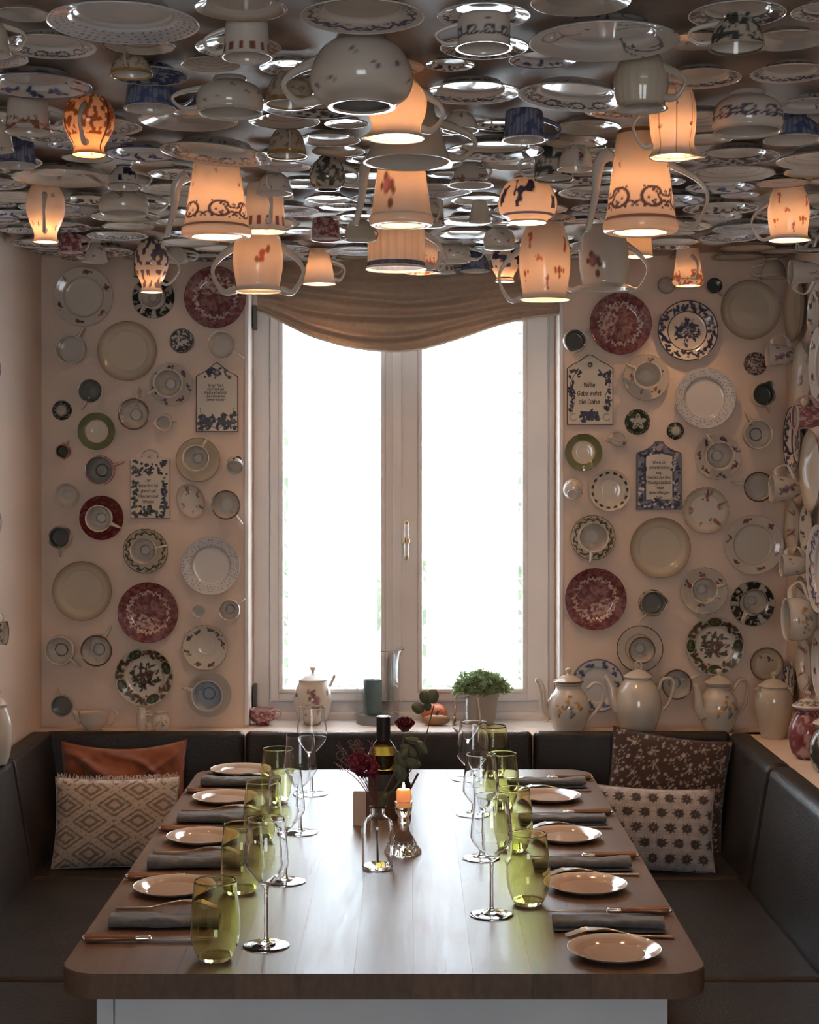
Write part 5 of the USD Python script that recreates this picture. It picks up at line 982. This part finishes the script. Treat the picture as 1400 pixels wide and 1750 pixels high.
for side, wx, wy, tx, ty in (('left', -.263, 2.90, -.347, 2.82), ('right', .161, 3.10, .239, 3.18)):
    for k in range(4):
        inst('wine', wine_build, 'wine_glass', 'tall clear wine glass %s in the %s row on the table' % (POS[k], side), 'wine glass', mtx(rot('z', 40 * k), (wx, wy + .45 * k, TZ + .0002)), 'wine glasses along the table')
        inst('tumbler', tumbler_build, 'tumbler', 'green glass tumbler %s in the %s row on the table' % (POS[k], side), 'tumbler', mtx(rot('z', 25 * k), (tx, ty + .45 * k - (.02 if k == 3 else 0), TZ + .0002)), 'green tumblers along the table')
def fork_build(t):
    u = np.linspace(0, 1, 30); hx = -.1 + .135 * u; hw = np.interp(u, [0, .05, .3, .8, 1], [.006, .0078, .0052, .0032, .0045]); hz = .0035 + .012 * sstep(.45, 1, u)
    g = lambda x, w_, z: np.stack([np.stack([x, w_ * s, z + .0012 * (1 - s * s)], -1) for s in np.linspace(-1, 1, 9)])
    part('handle', sheet(g(hx, hw, hz), .0022), 'silver', t, smooth=50)
    hx = np.linspace(.034, .062, 14); part('head', sheet(g(hx, np.interp(hx, [.034, .048, .062], [.0042, .0115, .0125]), .0155 - .0015 * (hx - .034) / .028 + 0 * hx), .002), 'silver', t, smooth=50)
    for j in range(4):
        y = -.0105 + .007 * j; part('tine', tube(np.array([(.060, y, .0148), (.078, y, .0095), (.092, y * .95, .0042), (.101, y * .92, .0022)]), [.0019, .0017, .0015, .0009], 7), 'silver', t)
def knife_build(t):
    u = np.linspace(0, 1, 26); V, Fc, _ = lathe(np.stack([np.interp(u, [0, .04, .15, .6, 1], [.003, .0082, .0092, .0072, .0066]), u * .092], 1), 16); V = np.stack([V[:, 2] - .105, V[:, 0] * 1.05, V[:, 1] * .72 + .0068], 1)
    part('handle', trimesh.Trimesh(V, Fc[:, ::-1], process=False), 'handle_wood', t, smooth=50)
    part('bolster', hull_pts([(-.0165, s * .0048, .0066) for s in (-1, 1)] + [(.002, s * .0025, .0062) for s in (-1, 1)], .0042, 12), 'steel', t, smooth=50); part('end_cap', hull_pts([(-.104, s * .003, .0066) for s in (-1, 1)], .0046, 12), 'steel', t, smooth=50)
    x = np.linspace(.002, .112, 24); top = .0065 + .0012 * np.sin((x - .002) / .11 * PI); bot = -.0062 + .0075 * sstep(.07, .112, x); top = np.minimum(top, np.interp(x, [.002, .09, .112], [.0078, .0074, .0022]))
    part('blade', sheet(np.stack([np.stack([x, b * (1 - s) + tp * s, .0052 + 0 * x], -1) for s in np.linspace(0, 1, 5) for b, tp in [(bot, top)]]), .0016), 'steel', t, smooth=40)
def napkin_build(seed):
    def b(t):
        a = np.linspace(0, 2 * PI * 1.9, 64); rr = np.linspace(.10, 1, 64); Y = np.sign(np.cos(a)) * np.abs(np.cos(a)) ** .75 * rr * .037; Z = np.sign(np.sin(a)) * np.abs(np.sin(a)) ** .8 * rr * .0120
        x = np.linspace(-.105, .105, 44); g = np.stack([np.repeat(x[:, None], 64, 1), np.repeat(Y[None], 44, 0), np.repeat(Z[None], 44, 0)], -1)
        nn = meshkit.fbm(np.stack([g[..., 0] * 22, g[..., 1] * 30 + seed * 9, g[..., 2] * 0], -1), 3) - .5
        g[..., 2] *= 1 + .45 * nn; g[..., 2] += .007 * nn * (g[..., 2] > 0); g[..., 1] += .006 * (meshkit.noise(np.stack([g[..., 0] * 14 + seed, g[..., 1] * 0, g[..., 2] * 0], -1)) - .5) - .07 * g[..., 0] * (.04 * seed - .06)
        g[..., 2] -= g[..., 2].min() - .0012; part('folded_cloth', sheet(g, .0020), 'napkin_linen', t, smooth=60)
    return b
for side, sg in (('left', -1), ('right', 1)):
    for k in range(4):
        g = np.random.default_rng(k + 10 * sg + 50); dy = .445 * k; j = lambda a: g.uniform(-a, a); who = 'on the %s side, place %s' % (side, POS[k])
        rz = 0 if sg < 0 else 180
        yk, yn, yf, yp = (2.925, 3.03, 3.145, 3.275) if sg < 0 else (3.107, 3.005, 2.952, 2.847)
        if sg < 0 and k == 3: yp -= .065; yf -= .02
        ex = (CX - .568) if sg < 0 else (CX + .568)
        inst('knife', knife_build, 'table_knife', 'dark-handled table knife ' + who, 'knife', mtx(rot('z', rz + j(2.5)), (ex - sg * .128, yk + dy, TZ + .0003), (1.12, 1.15, 1.15)), 'table knives')
        nk = inst(('napkin', k % 2), napkin_build(k % 2), 'napkin', 'rolled grey linen napkin ' + who, 'napkin', mtx(rot('z', rz + j(3)), (ex - sg * .145, yn + dy, TZ + .0003)), 'grey napkins')
        inst('fork', fork_build, 'fork', 'silver fork lying tines-down ' + who, 'fork', mtx(rot('z', rz + (j(3) if k or sg < 0 else -4)), (ex - sg * .130, yf + dy, TZ + .0003)), 'forks')
        plate('bread', mtx(rot('z', 30 * k), (ex - sg * (.125 if sg < 0 else .154), yp + dy, TZ + .0003), (.85, .85, .68)), 'small clay-coloured side plate with pale rim ' + who, 'plate', 'side plates', 'side_plate', fine=1.4)
# centre of the table
VX, VY = -.0705, 3.467
t, o = glass('bud_vase', 'small clear bottle-shaped vase holding dark red flowers, front of the centre row', 'vase', VX, VY, TZ + .0003, [(.030, 0), (.033, .002), (.0335, .02), (.034, .06), (.035, .085), (.031, .103), (.019, .113), (.0155, .120), (.0158, .130), (.0185, .1345)])
glass_body(t, 'glass', o, .0022, 'clear_glass', .006)
t, o = glass('candlestick', 'cut-glass candlestick with a flared foot beside the bud vase', 'candlestick', (690 - 700) / F * 3.60, 3.60, TZ + .0003, [(.037, 0), (.038, .003), (.035, .012), (.027, .028), (.017, .045), (.0125, .056), (.011, .066), (.014, .075), (.012, .083), (.0185, .095), (.0205, .118)])
V, Fc, _ = lathe(np.vstack([[[2e-4, 0]], o, [[o[-1, 0] - .002, o[-1, 1] + .0005], [.0175, .105], [2e-4, .1045]]]), 48, lambda th, z, r_: 1 + .05 * np.cos(th * 12 + 90 * z) * np.clip(1.2 - z / .05, 0, 1) + .035 * np.cos(th * 12 - 90 * z) * np.clip(1.2 - z / .05, 0, 1)); part('glass', trimesh.Trimesh(V, Fc, process=False), 'clear_glass', t, smooth=25)
t = thing('tealight_candle', 'lit amber candle glowing on the cut-glass candlestick', 'candle', loc=((690 - 700) / F * 3.60, 3.60, TZ + .1052)); V, Fc, _ = lathe([(2e-4, 0), (.0155, 0), (.0165, .003), (.0165, .038), (.0145, .0405), (2e-4, .038)], 30); part('wax', trimesh.Trimesh(V, Fc, process=False), 'glowing_wax', t, smooth=40)
part('flame', trimesh.Trimesh(*lathe(spline([(2e-4, .0385), (.0028, .043), (.0034, .047), (.0018, .054), (2e-4, .060)], 16), 14)[:2], process=False), 'flame', t)
t = thing('wooden_caddy', 'dark open wooden caddy box behind the candlestick', 'box', loc=(-.052, 3.99, TZ + .0003)); w2, d2, hh = .056, .062, .072
for nm, b in (('floor_board', (-w2, w2, -d2, d2, 0, .006)), ('side_board', (-w2, w2, -d2, -d2 + .007, .0062, hh)), ('side_board', (-w2, w2, d2 - .007, d2, .0062, hh)), ('side_board', (-w2, -w2 + .007, -d2 + .0072, d2 - .0072, .0062, hh)), ('side_board', (w2 - .007, w2, -d2 + .0072, d2 - .0072, .0062, hh))): part(nm, rbox(*b, .0015), 'box_wood', t)
def bottle(name, label, x, y, z, r, h, neck, cap_h, cap_r, m_):
    t = thing(name, label, 'bottle', loc=(x, y, z)); V, Fc, _ = lathe(np.vstack([[[2e-4, 0]], spline([(r * .92, 0), (r, .004), (r, h * .55), (r * .97, h * .62), (r * .7, h * .70), (neck, h * .76), (neck, h - cap_h + .003)], 50), [[2e-4, h - cap_h + .003]]]), 44); part('glass', trimesh.Trimesh(V, Fc, process=False), m_, t, smooth=50)
    V, Fc, _ = lathe([(2e-4, h - cap_h + .0032), (cap_r, h - cap_h + .0032), (cap_r, h - .002), (cap_r - .002, h), (2e-4, h)], 30); part('cap', trimesh.Trimesh(V, Fc, process=False), 'black_cap', t, smooth=40)
    V, Fc, _ = lathe([(r + .0003, h * .12), (r + .0006, h * .121), (r + .0006, h * .42), (r + .0003, h * .421)], 44); part('paper_label', trimesh.Trimesh(V, Fc, process=False), 'paper_label', t, smooth=40)
bottle('oil_bottle', 'tall golden oil bottle with a black cap in the wooden caddy', -.066, 3.995, TZ + .0068, .038, .243, .0150, .070, .0178, 'bottle_glass')
bottle('vinegar_bottle', 'small dark bottle beside the oil bottle in the caddy', -.012, 3.955, TZ + .0068, .0165, .125, .010, .03, .0115, 'bottle_glass')
t = thing('wooden_spoon', 'thin dark wooden stick leaning out of the caddy', 'spoon', loc=(-.012, 4.02, TZ + .0075)); part('stick', tube(np.array([(-.012, 0, .0), (.012, 0, .05), (.034, 0, .093)]), .003, 8), 'box_wood', t)
t = thing('menu_card', 'pale folded card standing at the left of the caddy', 'card', loc=((615 - 700) / F * 3.9, 3.885, TZ + .0003)); part('leaf_panel', cat_([rbox(-.016, .016, -.012, -.0105, 0, .080, .0006), rbox(-.016, -.0145, -.012, .012, 0, .080, .0006), rbox(-.016, .016, .0105, .012, 0, .080, .0006)]), 'white_card', t)
# flowers
NK = np.array([VX, VY, TZ + .128])
def stem(t, tip, bend=(0, 0, 0), r=.0016, start=None, m_='stem_green'):
    b0 = np.array([VX + bend[0] * .1, VY, TZ + .012]) if start is None else start; part('stem', tube(spline([b0, NK + np.array(bend) * .2, (NK + tip) / 2 + bend, tip], 20), r, 6), m_, t)
def petal(ang, tilt, ln, wd, cup=.5, off=0):
    u, v = np.meshgrid(np.linspace(0, 1, 7), np.linspace(-1, 1, 7), indexing='ij'); w_ = wd * np.sin(PI * np.clip(u * .82 + .12, 0, 1)) ** .8
    G = np.stack([u * ln, v * w_, cup * (v ** 2 * w_ * .9) + .25 * ln * u ** 2 * cup], -1); return sheet(G @ rot('y', -tilt).T @ rot('z', ang).T + [0, 0, off], .0008)
rose = P(692, 1238, 3.47); t = thing('dark_red_rose', 'dark red rose standing highest in the bud vase', 'flower', loc=(0, 0, 0)); stem(t, rose - [0, 0, .02], (.012, 0, .01), .0018)
for ring, (n_, tilt, ln, wd) in enumerate(((6, 32, .030, .017), (6, 52, .029, .016), (5, 68, .027, .014), (4, 80, .024, .011))):
    for i in range(n_): part('petal', moved(petal(i * 360 / n_ + ring * 31, tilt, ln, wd, .75), rot('x', 28), rose - [0, 0, .014]), 'red_petal', t, smooth=60)
cel = P(622, 1308, 3.43); t = thing('crimson_cockscomb', 'spiky crimson flower head leaning left out of the bud vase', 'flower', loc=(0, 0, 0)); stem(t, cel + [.012, 0, -.012], (-.006, 0, -.006))
rng = np.random.default_rng(14); n = 420; d = rng.normal(size=(n, 3)); d /= np.linalg.norm(d, axis=1, keepdims=True); c = cel + d * [.032, .024, .022] * rng.uniform(.25, 1, (n, 1)) ** .5 + np.stack([.010 * d[:, 2], 0 * d[:, 0], -.016 * d[:, 0]], 1)
lc = leaf_cloud(n, -1, 1, .0078, rng); V = np.asarray(lc.vertices).reshape(n, 4, 3); V = V - V.mean(1, keepdims=True) + c[:, None]; part('florets', trimesh.Trimesh(V.reshape(-1, 3), lc.faces, process=False), 'crimson_petal', t, smooth=False, kind='stuff')
t = thing('pink_grass', 'wispy reddish grass fanning left from the bud vase', 'grass', loc=(0, 0, 0), kind='stuff'); g = np.random.default_rng(3); ms = []
for i in range(34):
    tip = P(g.uniform(570, 640), g.uniform(1262, 1312), 3.44 + g.uniform(-.03, .03)); ms.append(tube(spline([NK, (NK + tip) / 2 + [.004, 0, .012], tip], 9), [.0006] * 9, 4))
    for q in range(4): e = tip * (1 - q * .05) + NK * q * .05; ms.append(tube(np.array([e, e + g.uniform(-.008, .008, 3)]), .0009, 4))
part('blades', cat_(ms), 'pink_grass', t)
def leafs(t, spots):
    for px, py, a, ln, wd in spots:
        c = P(px, py, 3.47 + .006 * math.sin(px)); u, v = np.meshgrid(np.linspace(-1, 1, 9), np.linspace(-1, 1, 7), indexing='ij'); w_ = wd * np.sqrt(np.clip(1 - u ** 2, 0, 1)) * (1 - .12 * u); G = np.stack([u * ln, .003 * v ** 2 * 3 + .004 * u ** 2, v * w_], -1)
        part('leaf', moved(sheet(G, .0007), rot('y', -a) @ rot('x', 12 * math.sin(px * 3)), c), 'eucalyptus_leaf', t, smooth=60)
t = thing('eucalyptus_sprig', 'eucalyptus sprig with round leaves right of the rose', 'leaf sprig', loc=(0, 0, 0)); stem(t, P(742, 1205, 3.47), (.024, .004, -.01), .0013)
leafs(t, [(740, 1192, 60, .017, .015), (726, 1193, 120, .016, .013), (714, 1212, 150, .015, .012), (731, 1208, 80, .011, .009)])
t = thing('eucalyptus_sprig', 'drooping eucalyptus sprig below the rose with large oval leaves', 'leaf sprig', loc=(0, 0, 0)); stem(t, P(700, 1272, 3.46), (.016, 0, -.004), .0013)
leafs(t, [(705, 1267, 170, .016, .008), (722, 1278, -50, .018, .010), (698, 1286, -35, .021, .012), (684, 1300, 110, .020, .013), (705, 1305, -10, .021, .011), (683, 1322, -70, .022, .014), (690, 1292, 40, .018, .012), (656, 1372, 75, .020, .010)])
# ---------------- cushions ----------------
def cushion(name, label, X, Y, Z, w_, h_, th, lean, rz, mat_, painter=None, seed=0, roll=0, crumple=.006, puff=.8, dip=.075, folds=False):
    n, m = 90, 76; u, v = np.meshgrid(np.linspace(-1, 1, n), np.linspace(-1, 1, m), indexing='ij')
    prof = (np.clip(1 - np.abs(u) ** 2.6, 0, 1) * np.clip(1 - np.abs(v) ** 2.6, 0, 1)) ** .55
    x = u * w_ / 2 * (1 - .055 * (1 - v ** 2)); z = v * h_ / 2 * (1 - dip * (1 - u ** 2) * np.where(v > 0, 1, .4)); f = meshkit.fbm(np.stack([x * 14 + seed, z * 14, 0 * x], -1), 3) - .5
    if folds:
        for cx, cz, sl, am, wd in ((-.05, .06, -.45, .030, .016), (.02, .10, -.55, .026, .012), (.10, .02, .55, .020, .014), (-.12, .10, -.35, .022, .014), (.13, .10, .95, .018, .012)): f = f + am / crumple * .5 * np.exp(-((z - cz - sl * (x - cx) - .012 * np.sin(30 * x)) / wd) ** 2) * np.exp(-((x - cx) / .12) ** 2)
    fr = np.stack([x, -th / 2 * prof * puff - crumple * f * 2 * prof, z], -1); bk = np.stack([x, th / 2 * prof, z], -1)
    V = np.concatenate([fr.reshape(-1, 3), bk.reshape(-1, 3)]); g_ = grid_faces(n, m, False); Fc = np.concatenate([g_, g_[:, ::-1] + n * m])
    M = mtx(rot('z', rz) @ rot('x', -lean) @ rot('y', roll), (X, Y, Z + h_ / 2 * math.cos(math.radians(lean)) * (1 + .25 * abs(math.sin(math.radians(roll))))))
    t = thing(name, label, 'cushion', M); C = None
    if painter: C = painter((x / h_).ravel(), (z / h_).ravel()); C = np.concatenate([C, C])
    part('cover', trimesh.Trimesh(V, Fc, process=False), mat_, t, smooth=True, col=C)
    pth = np.concatenate([fr[:, 0], fr[-1, 1:], fr[::-1, -1][1:], fr[0, ::-1][1:]]); part('piping', tube(pth, .0022, 6), mat_, t, col=None if C is None else np.tile(C.mean(0), (len(tube(pth, .0022, 6).vertices), 1)))
    return t, fr
def p_diamond(x, y):
    C = np.tile((.20, .145, .105), (len(x), 1)); a, b = (x * 1.25 + y * 1.9) * 1.5, (x * 1.25 - y * 1.9) * 1.5; fa, fb = np.abs((a % 1) - .5), np.abs((b % 1) - .5); q = np.maximum(fa, fb)
    put(C, (np.abs(q - .44) < .055) | (np.abs(q - .27) < .04), (.46, .37, .30)); put(C, q < .13, (.44, .34, .27)); C *= (.86 + .28 * nz(x, y, 40, 2))[:, None]; put(C, (y > .42) * sstep(.35, .5, nz(x, y, 30, 4)), (.60, .56, .54)); return C
def p_flower(x, y):
    C = np.tile((.46, .42, .40), (len(x), 1)); put(C, (np.abs(((x * 34) % 1) - .5) < .14) | (np.abs(((y * 34) % 1) - .5) < .14), (.36, .32, .30)); k = 4.9; yy = y * k * 1.15; row = np.round(yy); xx = x * k - .5 * (row % 2); dx, dy = xx - np.round(xx), yy - row
    r, th = np.hypot(dx, dy), np.arctan2(dy, dx); put(C, r < .30 + .055 * np.cos(8 * th), (.075, .060, .058)); put(C, (r < .06), (.2, .17, .16)); return C
def p_star(x, y):
    C = np.tile((.058, .036, .030), (len(x), 1)); g = np.random.default_rng(6)
    for i in range(9):
        for j in range(9):
            cx, cy = (i - 4) * .145 + g.uniform(-.03, .03), (j - 4) * .125 + g.uniform(-.03, .03) + .08 * (i % 2); r, th = np.hypot(x - cx, y - cy), np.arctan2(y - cy, x - cx)
            put(C, (r < .06) * (np.abs(np.sin(th * 3.5 + i)) * r < .009), (.36, .29, .25)); put(C, np.hypot(x - cx - .09, y - cy - .05) < .014, (.38, .31, .27)); put(C, np.hypot(x - cx - .05, y - cy + .075) < .013, (.38, .31, .27))
    return C
cushion('cushion', 'rust velvet cushion with crumpled folds in the left bench corner', -.885, 4.885, .462, .385, .325, .13, 13, 5, 'rust_velvet', seed=3, crumple=.026, puff=1.0, dip=.17, folds=True)
t, fr = cushion('cushion', 'cream cushion with a raised brown diamond weave on the left bench', -.862, 4.64, .462, .365, .262, .13, 16, 3, 'printed_cloth', p_diamond, 5)
g = np.random.default_rng(4); edge = fr[:, -1]; part('fringe', cat_([tube(np.array([e, e + [g.normal() * .004, g.normal() * .004, .006 + .008 * g.uniform()]]), .0011, 4) for e in edge[np.linspace(2, 87, 130).astype(int)]]), 'white_card', t, kind='stuff')
cushion('cushion', 'dark brown cushion with pale starbursts in the right bench corner', .790, 4.86, .462, .365, .345, .13, 12, -6, 'printed_cloth', p_star, 7, roll=7)
cushion('cushion', 'pale cushion printed with rows of dark flowers on the right bench', .705, 4.60, .462, .365, .240, .13, 16, -3, 'printed_cloth', p_flower, 9, roll=2)
